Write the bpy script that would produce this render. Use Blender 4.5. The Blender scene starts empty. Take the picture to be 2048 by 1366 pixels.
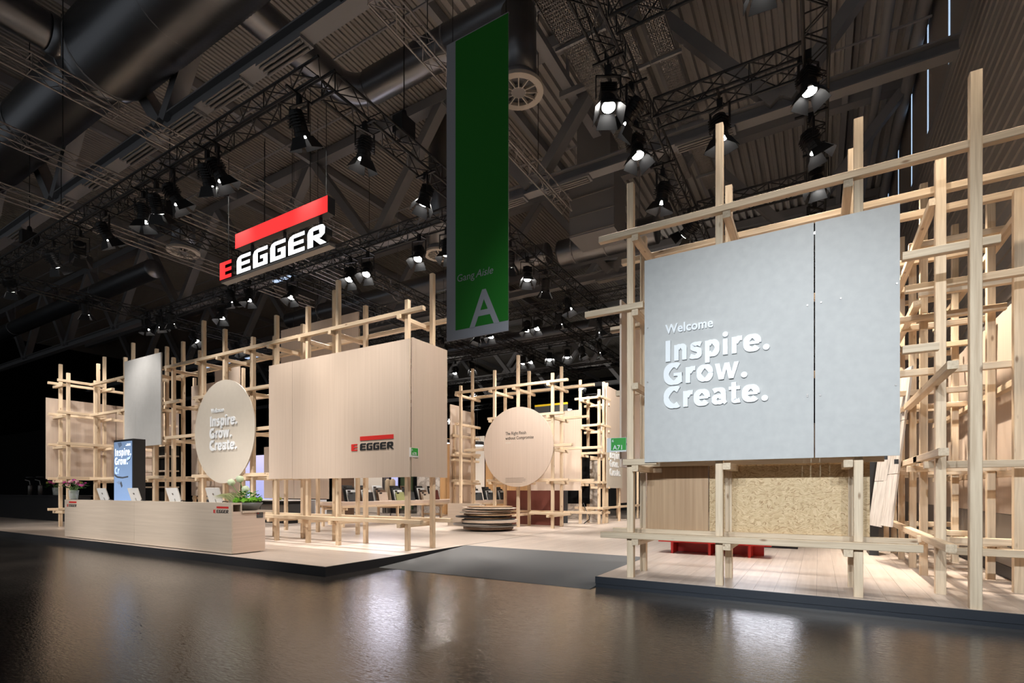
import bpy, bmesh, math, random
from mathutils import Vector, Matrix, Quaternion
random.seed(7)
S = bpy.context.scene
C = S.collection

# ---------------------------------------------------------------- camera
cam = bpy.data.cameras.new('camera')
cam.lens = 1036.0 / 2048 * 36
cam.sensor_width = 36
cam.shift_y = 298.0 / 2048
cam.clip_end = 300
co = bpy.data.objects.new('camera', cam)
C.objects.link(co)
co.location = (0, 0, 1.5)
co.rotation_euler = (math.pi / 2, 0, math.radians(30.6))
S.camera = co

# ---------------------------------------------------------------- world, exposure
W = bpy.data.worlds.new('world'); S.world = W
W.use_nodes = True
W.node_tree.nodes['Background'].inputs[0].default_value = (0.9, 0.95, 1.0, 1)
W.node_tree.nodes['Background'].inputs[1].default_value = 0.24
S.view_settings.view_transform = 'Standard'
S.view_settings.look = 'None'
S.view_settings.gamma = 1
S.view_settings.use_curve_mapping = False
S.view_settings.exposure = 0.0
S.cycles.max_bounces = 7
S.cycles.diffuse_bounces = 4
S.cycles.glossy_bounces = 4
S.cycles.sample_clamp_indirect = 6
S.cycles.caustics_reflective = False
S.cycles.caustics_refractive = False

# lamp power (W) of the stage spotlights, and their colours
WARM = (1.0, 0.915, 0.82)
NEUT = (1.0, 0.95, 0.90)
AMBER = (1.0, 0.86, 0.70)
COOL = (0.86, 0.94, 1.0)
P_FRONT, P_IN, P_RIGHT, P_AISLE = 570, 900, 360, 1300

# ---------------------------------------------------------------- materials
def nt(name):
    m = bpy.data.materials.new(name); m.use_nodes = True
    t = m.node_tree
    return m, t, t.nodes['Principled BSDF'], t.links.new

def plain(name, col, rough=0.5, metal=0.0, emit=0.0, bump=0.0, bscale=60.0, spec=0.5):
    m, t, b, L = nt(name)
    b.inputs['Base Color'].default_value = (*col, 1)
    b.inputs['Roughness'].default_value = rough
    b.inputs['Metallic'].default_value = metal
    b.inputs['Specular IOR Level'].default_value = spec
    if emit:
        b.inputs['Emission Color'].default_value = (*col, 1)
        b.inputs['Emission Strength'].default_value = emit
    if bump:
        n = t.nodes.new('ShaderNodeTexNoise'); n.inputs['Scale'].default_value = bscale
        n.inputs['Detail'].default_value = 4
        tc = t.nodes.new('ShaderNodeTexCoord'); L(tc.outputs['Object'], n.inputs['Vector'])
        bp = t.nodes.new('ShaderNodeBump'); bp.inputs['Strength'].default_value = bump
        bp.inputs['Distance'].default_value = 0.01
        L(n.outputs['Fac'], bp.inputs['Height']); L(bp.outputs['Normal'], b.inputs['Normal'])
    return m

def wood(name, ca, cb, axis, cross=30.0, along=0.8, rough=0.5, knots=False, vary=0.12, spec=0.35):
    """streaky grain along one axis; each object gets its own offset and tone"""
    m, t, b, L = nt(name)
    N = t.nodes.new
    tc = N('ShaderNodeTexCoord'); oi = N('ShaderNodeObjectInfo')
    add = N('ShaderNodeVectorMath'); add.operation = 'ADD'
    mul = N('ShaderNodeVectorMath'); mul.operation = 'SCALE'; mul.inputs['Scale'].default_value = 31.0
    cmb = N('ShaderNodeCombineXYZ')
    for i in range(3): L(oi.outputs['Random'], cmb.inputs[i])
    L(cmb.outputs[0], mul.inputs[0]); L(tc.outputs['Object'], add.inputs[0]); L(mul.outputs[0], add.inputs[1])
    mp = N('ShaderNodeMapping'); sc = [cross] * 3; sc[axis] = along
    mp.inputs['Scale'].default_value = sc
    L(add.outputs[0], mp.inputs['Vector'])
    n = N('ShaderNodeTexNoise'); n.inputs['Scale'].default_value = 1.0; n.inputs['Detail'].default_value = 5
    n.inputs['Distortion'].default_value = 0.4
    L(mp.outputs[0], n.inputs['Vector'])
    r = N('ShaderNodeValToRGB')
    r.color_ramp.elements[0].position = 0.3; r.color_ramp.elements[0].color = (*ca, 1)
    r.color_ramp.elements[1].position = 0.7; r.color_ramp.elements[1].color = (*cb, 1)
    L(n.outputs['Fac'], r.inputs[0])
    hv = N('ShaderNodeHueSaturation')
    mr = N('ShaderNodeMapRange'); mr.inputs['To Min'].default_value = 1 - vary; mr.inputs['To Max'].default_value = 1 + vary * 0.6
    L(oi.outputs['Random'], mr.inputs['Value']); L(mr.outputs[0], hv.inputs['Value'])
    out = r.outputs[0]
    if knots:
        mk = N('ShaderNodeMapping'); ks = [6.0] * 3; ks[axis] = 2.2; mk.inputs['Scale'].default_value = ks
        L(add.outputs[0], mk.inputs['Vector'])
        v = N('ShaderNodeTexVoronoi'); v.inputs['Scale'].default_value = 1.0
        L(mk.outputs[0], v.inputs['Vector'])
        kr = N('ShaderNodeValToRGB')
        kr.color_ramp.elements[0].position = 0.05; kr.color_ramp.elements[0].color = (0.28, 0.16, 0.08, 1)
        kr.color_ramp.elements[1].position = 0.13; kr.color_ramp.elements[1].color = (1, 1, 1, 1)
        L(v.outputs['Distance'], kr.inputs[0])
        mx = N('ShaderNodeMixRGB'); mx.blend_type = 'MULTIPLY'; mx.inputs[0].default_value = 0.75
        L(out, mx.inputs[1]); L(kr.outputs[0], mx.inputs[2]); out = mx.outputs[0]
    L(out, hv.inputs['Color']); L(hv.outputs[0], b.inputs['Base Color'])
    b.inputs['Roughness'].default_value = rough
    b.inputs['Specular IOR Level'].default_value = spec
    return m

def polished_floor():
    m, t, b, L = nt('polished_concrete')
    N = t.nodes.new
    tc = N('ShaderNodeTexCoord')
    n1 = N('ShaderNodeTexNoise'); n1.inputs['Scale'].default_value = 0.9; n1.inputs['Detail'].default_value = 6
    L(tc.outputs['Object'], n1.inputs['Vector'])
    r = N('ShaderNodeValToRGB')
    r.color_ramp.elements[0].position = 0.3; r.color_ramp.elements[0].color = (0.030, 0.026, 0.023, 1)
    r.color_ramp.elements[1].position = 0.75; r.color_ramp.elements[1].color = (0.066, 0.056, 0.048, 1)
    L(n1.outputs['Fac'], r.inputs[0]); L(r.outputs[0], b.inputs['Base Color'])
    mp = N('ShaderNodeMapping'); mp.inputs['Rotation'].default_value = (0, 0, 0.5); mp.inputs['Scale'].default_value = (14, 40, 14)
    L(tc.outputs['Object'], mp.inputs['Vector'])
    n2 = N('ShaderNodeTexNoise'); n2.inputs['Scale'].default_value = 1.0; n2.inputs['Detail'].default_value = 5
    n2.inputs['Roughness'].default_value = 0.62; n2.inputs['Distortion'].default_value = 1.2
    L(mp.outputs[0], n2.inputs['Vector'])
    bp = N('ShaderNodeBump'); bp.inputs['Strength'].default_value = 0.30; bp.inputs['Distance'].default_value = 0.006
    L(n2.outputs['Fac'], bp.inputs['Height']); L(bp.outputs['Normal'], b.inputs['Normal'])
    rr = N('ShaderNodeMapRange'); rr.inputs['To Min'].default_value = 0.03; rr.inputs['To Max'].default_value = 0.09
    L(n1.outputs['Fac'], rr.inputs['Value']); L(rr.outputs[0], b.inputs['Roughness'])
    b.inputs['IOR'].default_value = 1.75
    b.inputs['Specular IOR Level'].default_value = 0.75
    return m

def osb_board():
    m, t, b, L = nt('strand_board')
    N = t.nodes.new
    tc = N('ShaderNodeTexCoord')
    n = N('ShaderNodeTexNoise'); n.inputs['Scale'].default_value = 4
    L(tc.outputs['Object'], n.inputs['Vector'])
    sub = N('ShaderNodeVectorMath'); sub.operation = 'SCALE'; sub.inputs['Scale'].default_value = 0.35
    L(n.outputs['Color'], sub.inputs[0])
    ad = N('ShaderNodeVectorMath'); L(tc.outputs['Object'], ad.inputs[0]); L(sub.outputs[0], ad.inputs[1])
    mp = N('ShaderNodeMapping'); mp.inputs['Scale'].default_value = (22, 60, 85)
    mp.inputs['Rotation'].default_value = (0, 0.35, 0)
    L(ad.outputs[0], mp.inputs['Vector'])
    v = N('ShaderNodeTexVoronoi'); v.inputs['Scale'].default_value = 1.0
    L(mp.outputs[0], v.inputs['Vector'])
    r = N('ShaderNodeValToRGB')
    e = r.color_ramp.elements
    e[0].position = 0; e[0].color = (0.36, 0.22, 0.10, 1)
    e[1].position = 1; e[1].color = (0.70, 0.53, 0.32, 1)
    k = e.new(0.25); k.color = (0.55, 0.39, 0.21, 1)
    k = e.new(0.75); k.color = (0.63, 0.47, 0.27, 1)
    sp = N('ShaderNodeSeparateColor'); L(v.outputs['Color'], sp.inputs[0])
    L(sp.outputs[0], r.inputs[0]); L(r.outputs[0], b.inputs['Base Color'])
    b.inputs['Roughness'].default_value = 0.6
    return m

def screen_mat(name, top, bot, strength, z0, z1):
    """lit display: flat print of a soft two-tone picture"""
    m, t, b, L = nt(name)
    N = t.nodes.new
    tc = N('ShaderNodeTexCoord'); sx = N('ShaderNodeSeparateXYZ'); L(tc.outputs['Object'], sx.inputs[0])
    n = N('ShaderNodeTexNoise'); n.inputs['Scale'].default_value = 1.6; L(tc.outputs['Object'], n.inputs['Vector'])
    ma = N('ShaderNodeMath'); ma.operation = 'MULTIPLY_ADD'; ma.inputs[1].default_value = 0.9
    L(n.outputs['Fac'], ma.inputs[0]); L(sx.outputs[2], ma.inputs[2])
    mr = N('ShaderNodeMapRange'); mr.inputs['From Min'].default_value = z0 + 0.45; mr.inputs['From Max'].default_value = z1 + 0.45
    L(ma.outputs[0], mr.inputs['Value'])
    r = N('ShaderNodeValToRGB'); r.color_ramp.elements[0].color = (*bot, 1); r.color_ramp.elements[1].color = (*top, 1)
    L(mr.outputs[0], r.inputs[0])
    b.inputs['Base Color'].default_value = (0.02, 0.02, 0.02, 1)
    L(r.outputs[0], b.inputs['Emission Color']); b.inputs['Emission Strength'].default_value = strength
    b.inputs['Roughness'].default_value = 0.25
    return m

def marble():
    m, t, b, L = nt('veined_stone')
    N = t.nodes.new
    tc = N('ShaderNodeTexCoord')
    n = N('ShaderNodeTexNoise'); n.inputs['Scale'].default_value = 1.8; n.inputs['Detail'].default_value = 8; n.inputs['Distortion'].default_value = 1.5
    L(tc.outputs['Object'], n.inputs['Vector'])
    r = N('ShaderNodeValToRGB'); e = r.color_ramp.elements
    e[0].position = 0.35; e[0].color = (0.60, 0.56, 0.52, 1); e[1].position = 0.6; e[1].color = (0.62, 0.57, 0.53, 1)
    k = e.new(0.48); k.color = (0.33, 0.29, 0.26, 1)
    L(n.outputs['Fac'], r.inputs[0]); L(r.outputs[0], b.inputs['Base Color'])
    b.inputs['Roughness'].default_value = 0.4
    return m

def mottled(name, ca, cb, scale, rough):
    m, t, b, L = nt(name)
    N = t.nodes.new
    tc = N('ShaderNodeTexCoord')
    n = N('ShaderNodeTexNoise'); n.inputs['Scale'].default_value = scale; n.inputs['Detail'].default_value = 6
    L(tc.outputs['Object'], n.inputs['Vector'])
    r = N('ShaderNodeValToRGB'); e = r.color_ramp.elements
    e[0].position = 0.3; e[0].color = (*ca, 1); e[1].position = 0.7; e[1].color = (*cb, 1)
    L(n.outputs['Fac'], r.inputs[0]); L(r.outputs[0], b.inputs['Base Color'])
    b.inputs['Roughness'].default_value = rough
    return m

TA, TB = (0.59, 0.445, 0.30), (0.775, 0.625, 0.45)
M = {}
M['timber'] = [wood('spruce_timber_%s' % 'xyz'[i], TA, TB, i, 34, 1.6, 0.55, True) for i in range(3)]
M['panel'] = wood('pale_veneer', (0.53, 0.425, 0.345), (0.60, 0.49, 0.405), 2, 60, 0.5, 0.5, vary=0.05)
M['panel_h'] = wood('pale_veneer_level', (0.53, 0.44, 0.355), (0.60, 0.505, 0.41), 0, 26, 0.7, 0.45, vary=0.03)
M['panel_hy'] = wood('pale_veneer_side', (0.55, 0.43, 0.35), (0.63, 0.50, 0.41), 1, 26, 0.7, 0.45, vary=0.03)
M['plank_x'] = wood('floor_plank_x', (0.58, 0.485, 0.415), (0.66, 0.56, 0.485), 0, 22, 0.7, 0.34, vary=0.05)
M['plank_y'] = wood('floor_plank_y', (0.54, 0.455, 0.395), (0.64, 0.55, 0.485), 1, 20, 0.6, 0.34, vary=0.07)
M['oak'] = wood('oak_veneer', (0.36, 0.225, 0.125), (0.47, 0.315, 0.185), 2, 22, 0.6, 0.5, vary=0.02)
M['dark_wood'] = wood('walnut_sheet', (0.10, 0.06, 0.04), (0.17, 0.10, 0.06), 0, 20, 0.6, 0.5)
M['orange_wood'] = wood('honey_veneer', (0.45, 0.25, 0.11), (0.55, 0.33, 0.16), 2, 20, 0.6, 0.5)
M['grey_wood'] = wood('weathered_board', (0.46, 0.42, 0.38), (0.74, 0.69, 0.64), 2, 18, 1.3, 0.6)
M['osb'] = osb_board()
M['floor'] = polished_floor()
M['marble'] = marble()
M['lightgrey'] = mottled('pale_grey_board', (0.47, 0.465, 0.455), (0.52, 0.515, 0.50), 9, 0.6)
M['whitegrey'] = mottled('off_white_board', (0.55, 0.54, 0.52), (0.58, 0.57, 0.55), 6, 0.55)
M['cream'] = mottled('cream_board', (0.56, 0.50, 0.42), (0.58, 0.52, 0.44), 8, 0.55)
M['white'] = plain('white_lacquer', (0.80, 0.82, 0.84), 0.4)
M['white_wall'] = plain('white_wall_board', (0.72, 0.66, 0.60), 0.6)
M['black'] = plain('black_edge', (0.010, 0.010, 0.012), 0.5)
M['navy_black'] = plain('blue_black_edge', (0.014, 0.018, 0.026), 0.4)
M['matt_black'] = plain('matt_black', (0.006, 0.006, 0.006), 0.9, spec=0.1)
M['black_metal'] = plain('black_metal', (0.016, 0.016, 0.017), 0.5, 0.3)
M['carpet'] = mottled('grey_carpet', (0.115, 0.115, 0.115), (0.15, 0.15, 0.15), 240, 0.95)
M['red'] = plain('red_lacquer', (0.55, 0.02, 0.015), 0.4)
M['red_glow'] = plain('red_light_box', (1.0, 0.045, 0.045), 0.7, emit=0.9, spec=0.1)
M['white_glow'] = plain('white_light_box', (0.93, 0.96, 1.0), 0.4, emit=2.2)
M['lens'] = plain('lamp_lens', (1.0, 0.97, 0.92), 0.3, emit=45)
M['cool_lit'] = plain('cool_lit_panel', (0.88, 0.90, 1.0), 0.4, emit=3.6)
M['lilac_lit'] = plain('lilac_lit_panel', (0.88, 0.86, 1.0), 0.4, emit=4.5)
M['lens_soft'] = plain('pendant_diffuser', (1.0, 0.97, 0.92), 0.3, emit=3.5)
M['ink'] = plain('black_lettering', (0.01, 0.01, 0.011), 0.5)
M['ink_soft'] = plain('grey_lettering', (0.20, 0.17, 0.14), 0.6)
M['deck'] = plain('roof_sheet', (0.375, 0.36, 0.345), 0.55)
M['steel'] = plain('painted_steel', (0.24, 0.24, 0.25), 0.5)
M['duct'] = plain('galvanised_duct', (0.22, 0.225, 0.24), 0.34, 0.9)
M['silver'] = plain('aluminium_tube', (0.34, 0.315, 0.30), 0.4, 0.6)
M['clad'] = plain('wall_sheet', (0.235, 0.22, 0.21), 0.5)
M['clad_flat'] = plain('wall_flat_sheet', (0.26, 0.24, 0.22), 0.55)
M['slit'] = plain('daylight_slit', (0.55, 0.75, 1.0), 0.5, emit=0.9)
M['green'] = plain('green_banner', (0.012, 0.22, 0.012), 0.8)
M['grey_cloth'] = plain('grey_banner', (0.42, 0.42, 0.46), 0.8)
M['green_sign'] = plain('green_sign', (0.02, 0.30, 0.03), 0.5)
M['maroon'] = plain('maroon_board', (0.16, 0.045, 0.035), 0.5)
M['grey_metal'] = plain('brushed_grey_sheet', (0.22, 0.20, 0.185), 0.35, 0.5)
M['charcoal'] = plain('charcoal_board', (0.05, 0.055, 0.06), 0.5)
M['monitor'] = plain('white_monitor_shell', (0.70, 0.70, 0.69), 0.4)
M['glass'] = plain('clear_glass', (0.9, 0.95, 0.93), 0.05)
M['glass'].node_tree.nodes['Principled BSDF'].inputs['Alpha'].default_value = 0.28
M['leaf'] = plain('green_leaf', (0.06, 0.20, 0.03), 0.5)
M['moss'] = plain('bright_moss', (0.16, 0.42, 0.02), 0.7)
M['grass'] = plain('dry_grass', (0.30, 0.32, 0.14), 0.7)
M['stem'] = plain('stem_green', (0.16, 0.28, 0.08), 0.6)
M['pink'] = plain('pink_petal', (0.75, 0.10, 0.35), 0.6)
M['rose'] = plain('pale_rose_petal', (0.80, 0.45, 0.50), 0.6)
M['violet'] = plain('violet_petal', (0.16, 0.05, 0.40), 0.6)
M['allium'] = plain('pale_green_bloom', (0.62, 0.72, 0.50), 0.7)
M['bowl'] = plain('dark_grey_bowl', (0.10, 0.10, 0.095), 0.5)
M['beige_fabric'] = plain('beige_fabric', (0.48, 0.38, 0.27), 0.9)
M['yellow'] = plain('yellow_band', (0.85, 0.62, 0.02), 0.6)
M['fruit'] = plain('apple_skin', (0.35, 0.32, 0.06), 0.4)
M['display'] = screen_mat('display_picture', (0.16, 0.24, 0.38), (0.34, 0.50, 0.82), 1.0, 0.9, 3.0)
M['video'] = screen_mat('video_wall_picture', (0.75, 0.68, 0.95), (0.45, 0.47, 0.85), 1.1, 0.5, 2.5)
M['screen_text'] = plain('screen_white_print', (0.82, 0.90, 1.0), 0.5, emit=1.0)
M['skylight'] = plain('strip_light_glow', (0.6, 0.75, 1.0), 0.5, emit=0.8)

# ---------------------------------------------------------------- mesh helpers
class MB:
    def __init__(s): s.v = []; s.f = []
    def face_block(s, vs, fs):
        b = len(s.v); s.v += [tuple(p) for p in vs]; s.f += [tuple(b + i for i in f) for f in fs]; return s
    def box(s, a, b):
        (x0, y0, z0), (x1, y1, z1) = a, b
        return s.face_block([(x0, y0, z0), (x1, y0, z0), (x1, y1, z0), (x0, y1, z0), (x0, y0, z1), (x1, y0, z1), (x1, y1, z1), (x0, y1, z1)],
            [(0, 3, 2, 1), (4, 5, 6, 7), (0, 1, 5, 4), (1, 2, 6, 5), (2, 3, 7, 6), (3, 0, 4, 7)])
    def cham(s, a, b, ax, c=0.006):
        """box with chamfered long edges, long axis ax"""
        o = [i for i in range(3) if i != ax]
        u0, u1, w0, w1 = a[o[0]], b[o[0]], a[o[1]], b[o[1]]
        sec = [(u0 + c, w0), (u1 - c, w0), (u1, w0 + c), (u1, w1 - c), (u1 - c, w1), (u0 + c, w1), (u0, w1 - c), (u0, w0 + c)]
        vs = []
        for e in (a[ax], b[ax]):
            for u, w in sec:
                p = [0, 0, 0]; p[ax] = e; p[o[0]] = u; p[o[1]] = w; vs.append(p)
        fs = [tuple(range(7, -1, -1)), tuple(range(8, 16))] + [(i, (i + 1) % 8, 8 + (i + 1) % 8, 8 + i) for i in range(8)]
        return s.face_block(vs, fs)
    def tube(s, p, q, r, n=8, r2=None, caps=True):
        p, q = Vector(p), Vector(q); d = (q - p).normalized()
        u = d.orthogonal().normalized(); w = d.cross(u); r2 = r if r2 is None else r2
        vs = []
        for c_, rr in ((p, r), (q, r2)):
            for k in range(n):
                a = 2 * math.pi * k / n; vs.append(c_ + (u * math.cos(a) + w * math.sin(a)) * rr)
        fs = [(k, (k + 1) % n, n + (k + 1) % n, n + k) for k in range(n)]
        if caps: fs += [tuple(range(n - 1, -1, -1)), tuple(range(n, 2 * n))]
        return s.face_block(vs, fs)
    def bar(s, p, q, w, h):
        """rectangular bar; w across (level), h the other way"""
        p, q = Vector(p), Vector(q); d = (q - p).normalized()
        up = Vector((0, 0, 1)) if abs(d.z) < 0.95 else Vector((0, 1, 0))
        u = d.cross(up).normalized() * w / 2; v = u.cross(d).normalized() * h / 2
        vs = [c_ + a for c_ in (p, q) for a in (-u - v, u - v, u + v, -u + v)]
        return s.face_block(vs, [(3, 2, 1, 0), (4, 5, 6, 7), (0, 1, 5, 4), (1, 2, 6, 5), (2, 3, 7, 6), (3, 0, 4, 7)])
    def lathe(s, prof, c=(0, 0, 0), n=32):
        vs = []
        for r, z in prof:
            for k in range(n):
                a = 2 * math.pi * k / n; vs.append((c[0] + r * math.cos(a), c[1] + r * math.sin(a), c[2] + z))
        m = len(prof)
        fs = [(i * n + k, i * n + (k + 1) % n, (i + 1) * n + (k + 1) % n, (i + 1) * n + k) for i in range(m - 1) for k in range(n)]
        fs += [tuple(range(n - 1, -1, -1)), tuple((m - 1) * n + k for k in range(n))]
        return s.face_block(vs, fs)
    def prism(s, poly, f0, f1):
        """poly extruded: f0/f1 map (u,w) to the near and far face"""
        n = len(poly)
        vs = [f0(*p) for p in poly] + [f1(*p) for p in poly]
        return s.face_block(vs, [tuple(range(n)), tuple(range(2 * n - 1, n - 1, -1))] + [(k, n + k, n + (k + 1) % n, (k + 1) % n) for k in range(n)])
    def blob(s, c, r, n=6, jit=0.15, sq=1.0):
        vs = []; rows = 4
        for i in range(rows + 1):
            th_ = math.pi * i / rows
            for k in range(n):
                a = 2 * math.pi * k / n + i * 0.4; j = r * (1 + random.uniform(-jit, jit))
                vs.append((c[0] + j * math.sin(th_) * math.cos(a), c[1] + j * math.sin(th_) * math.sin(a), c[2] + j * math.cos(th_) * sq))
        fs = [(i * n + k, (i + 1) * n + k, (i + 1) * n + (k + 1) % n, i * n + (k + 1) % n) for i in range(rows) for k in range(n)]
        return s.face_block(vs, fs)
    def mesh(s, name, off=(0, 0, 0), smooth=False):
        me = bpy.data.meshes.new(name)
        me.from_pydata([(v[0] - off[0], v[1] - off[1], v[2] - off[2]) for v in s.v], [], s.f)
        bm = bmesh.new(); bm.from_mesh(me); bmesh.ops.recalc_face_normals(bm, faces=bm.faces); bm.to_mesh(me); bm.free()
        if smooth:
            for p in me.polygons: p.use_smooth = True
        return me

def rootpos(parent):
    v = Vector((0, 0, 0)); o = parent
    while o is not None: v += o.location; o = o.parent
    return v

def part(name, mb, m, parent=None, smooth=False, stuff=False, label=None):
    """one mesh object given in world coordinates, parented without rotation"""
    off = rootpos(parent) if parent else Vector((0, 0, 0))
    me = mb.mesh(name, off, smooth); me.materials.append(m)
    o = bpy.data.objects.new(name, me); C.objects.link(o)
    if parent: o.parent = parent
    if stuff: o['kind'] = 'stuff'
    if label: o['label'] = label
    return o

def tag(o, label, cat, group=None):
    o['label'] = label; o['category'] = cat
    if group: o['group'] = group
    return o

def thing(name, loc, label, cat, group=None):
    o = bpy.data.objects.new(name, None); C.objects.link(o); o.location = loc
    o.empty_display_size = 0.2
    return tag(o, label, cat, group)

def structure(o): o['kind'] = 'structure'; return o

# ---------------------------------------------------------------- lettering
def _ell(cx, cy, rx, ry, a0, a1, n=22):
    return [(cx + rx * math.cos(math.radians(a0 + (a1 - a0) * i / n)), cy + ry * math.sin(math.radians(a0 + (a1 - a0) * i / n))) for i in range(n + 1)]
def _rib(pts, w0, w1=None):
    """ribbon of varying width along pts: list of quads in 2D"""
    w1 = w0 if w1 is None else w1; L_, R_ = [], []
    for i, p in enumerate(pts):
        a, b = pts[max(0, i - 1)], pts[min(len(pts) - 1, i + 1)]
        dx, dy = b[0] - a[0], b[1] - a[1]; d = math.hypot(dx, dy); nx, ny = -dy / d, dx / d
        # vertical runs are wider than level runs
        w = w0 * abs(dy) / d + w1 * abs(dx) / d
        L_.append((p[0] + nx * w / 2, p[1] + ny * w / 2)); R_.append((p[0] - nx * w / 2, p[1] - ny * w / 2))
    return (L_, R_)
def _sm(p, k=4):
    """smooth curve through points"""
    o = []
    for i in range(len(p) - 1):
        a, b, c, d = p[max(0, i - 1)], p[i], p[i + 1], p[min(len(p) - 1, i + 2)]
        for j in range(k):
            t = j / k; o.append(tuple(0.5 * (2 * b[m] + (c[m] - a[m]) * t + (2 * a[m] - 5 * b[m] + 4 * c[m] - d[m]) * t * t + (3 * b[m] - a[m] - 3 * c[m] + d[m]) * t ** 3) for m in (0, 1)))
    return o + [p[-1]]
def _q(x0, y0, x1, y1): return [(x0, y0), (x1, y0), (x1, y1), (x0, y1)]
def _c(x, y, r): return _ell(x, y, r, r, 0, 345, 23)
BOLD = {   # heavy humanist letters: (advance, polygons, ribbons)
    'I': (0.285, [_q(.065, 0, .22, .70)], []),
    'n': (0.505, [_q(.05, 0, .195, .52)], [_rib(_ell(.255, .335, .122, .135, 165, 0) + [(.377, .2), (.377, 0)], .145, .12)]),
    's': (0.445, [], [_rib(_sm([(.385, .44), (.31, .467), (.22, .467), (.135, .425), (.135, .355), (.20, .305), (.29, .265), (.335, .205), (.325, .12), (.25, .06), (.15, .055), (.045, .09)]), .135, .115)]),
    'p': (0.525, [_q(.05, -.19, .195, .52)], [_rib(_ell(.265, .265, .155, .205, 140, -140), .145, .12)]),
    'i': (0.255, [_q(.055, 0, .20, .50), _c(.128, .645, .085)], []),
    'r': (0.365, [_q(.05, 0, .195, .52)], [_rib(_sm([(.15, .33), (.20, .42), (.27, .46), (.355, .458)]), .13, .135)]),
    'e': (0.525, [_q(.10, .215, .455, .31)], [_rib(_ell(.262, .262, .178, .205, -3, 322), .145, .12)]),
    '.': (0.24, [_c(.115, .08, .092)], []),
    'G': (0.655, [_q(.455, .05, .60, .37), _q(.33, .275, .60, .375)], [_rib(_ell(.335, .35, .248, .292, 52, 318), .165, .135)]),
    'o': (0.555, [], [_rib(_ell(.272, .265, .178, .208, 0, 360, 32), .145, .12)]),
    'w': (0.745, [[(.01, .52), (.155, .52), (.275, 0), (.125, 0)], [(.275, 0), (.165, 0), (.30, .52), (.41, .52)], [(.31, .52), (.45, .52), (.565, 0), (.425, 0)], [(.565, 0), (.455, 0), (.585, .52), (.725, .52)]], []),
    'C': (0.575, [], [_rib(_ell(.34, .35, .252, .292, 55, 305), .165, .135)]),
    'a': (0.51, [_q(.315, .06, .455, .37), [(.315, .10), (.40, -.02), (.49, .05), (.44, .16)]], [_rib(_sm([(.075, .425), (.16, .462), (.26, .465), (.34, .435), (.385, .35)]), .13, .12), _rib(_ell(.215, .155, .118, .105, 0, 360, 24), .13, .105)]),
    't': (0.375, [_q(.09, .13, .235, .655), _q(.015, .42, .345, .525)], [_rib(_sm([(.1625, .16), (.18, .09), (.25, .06), (.345, .075)]), .145, .12)]),
}
def bold_word(parent, text, origin, em, m, depth=0.02, face='-Y', sx=1.0, track=0.0, joined=False, name='letter'):
    """heavy solid letters standing on a board: origin is the baseline start on the board's face"""
    O = Vector(origin); pen = 0.0; big = MB()
    for ch in text:
        adv, polys, ribs = BOLD[ch]; mb = big if joined else MB(); p0 = pen
        def at(d): return lambda u, w: tuple(O + (Vector(((u + p0) * em * sx, -d, w * em)) if face == '-Y' else Vector((d, (u + p0) * em * sx, w * em))))
        for k, pl in enumerate(polys): mb.prism(pl, at(depth + 0.0004 * k), at(0))
        for k, (l, r) in enumerate(ribs):
            n = len(l); f, g = at(depth - 0.0003 * (k + 1)), at(0)
            vs = [f(*p) for p in l] + [f(*p) for p in r] + [g(*p) for p in l] + [g(*p) for p in r]
            fs = [(0, n, 3 * n, 2 * n), (n - 1, 3 * n - 1, 4 * n - 1, 2 * n - 1)]
            for i in range(n - 1):
                fs += [(i, i + 1, n + i + 1, n + i), (2 * n + i, 3 * n + i, 3 * n + i + 1, 2 * n + i + 1), (i, 2 * n + i, 2 * n + i + 1, i + 1), (n + i, n + i + 1, 3 * n + i + 1, 3 * n + i)]
            mb.face_block(vs, fs)
        if not joined: part(name, mb, m, parent)
        pen += adv + track
    if joined: part(name if name != 'letter' else 'lettering', big, m, parent)
_gl = {}
def glyph(ch, off, shear=0.0):
    k = (ch, off, shear)
    if k in _gl: return _gl[k]
    def width(txt):
        cu = bpy.data.curves.new('t', 'FONT'); cu.body = txt; cu.offset = 0
        ob = bpy.data.objects.new('t', cu); C.objects.link(ob)
        bpy.context.view_layer.update()
        w = ob.dimensions.x; bpy.data.objects.remove(ob); bpy.data.curves.remove(cu); return w
    adv = width('H' + ch + 'H') - width('HH')
    me = None
    if ch != ' ':
        cu = bpy.data.curves.new('t', 'FONT'); cu.body = ch; cu.offset = off; cu.extrude = 0.5; cu.shear = shear; cu.resolution_u = 4
        ob = bpy.data.objects.new('t', cu); C.objects.link(ob); bpy.context.view_layer.update()
        dg = bpy.context.evaluated_depsgraph_get()
        me = bpy.data.meshes.new_from_object(ob.evaluated_get(dg))
        bpy.data.objects.remove(ob); bpy.data.curves.remove(cu)
    _gl[k] = (me, adv); return _gl[k]

def letters(parent, text, origin, size, m, depth=0.02, off=0.0, face='-Y', squeeze=1.0, track=0.0, joined=False, shear=0.0, name='letter'):
    """solid letters standing on a board: origin is the baseline start on the board's face"""
    pen = 0.0; root = rootpos(parent); O = Vector(origin); big = MB()
    for ch in text:
        me, adv = glyph(ch, off, shear)
        if me is not None:
            vs = []
            for v in me.vertices:
                u, w, t = (v.co.x + pen) * size * squeeze, v.co.y * size, (v.co.z + 0.5) * depth
                vs.append(O + (Vector((u, -t, w)) if face == '-Y' else Vector((t, u, w))))
            fs = [tuple(p.vertices) for p in me.polygons]
            if joined: big.face_block(vs, fs)
            else: part(name, MB().face_block(vs, fs), m, parent)
        pen += adv + track
    if joined: part(name if name != 'letter' else 'lettering', big, m, parent)
    return pen * size * squeeze

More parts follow.
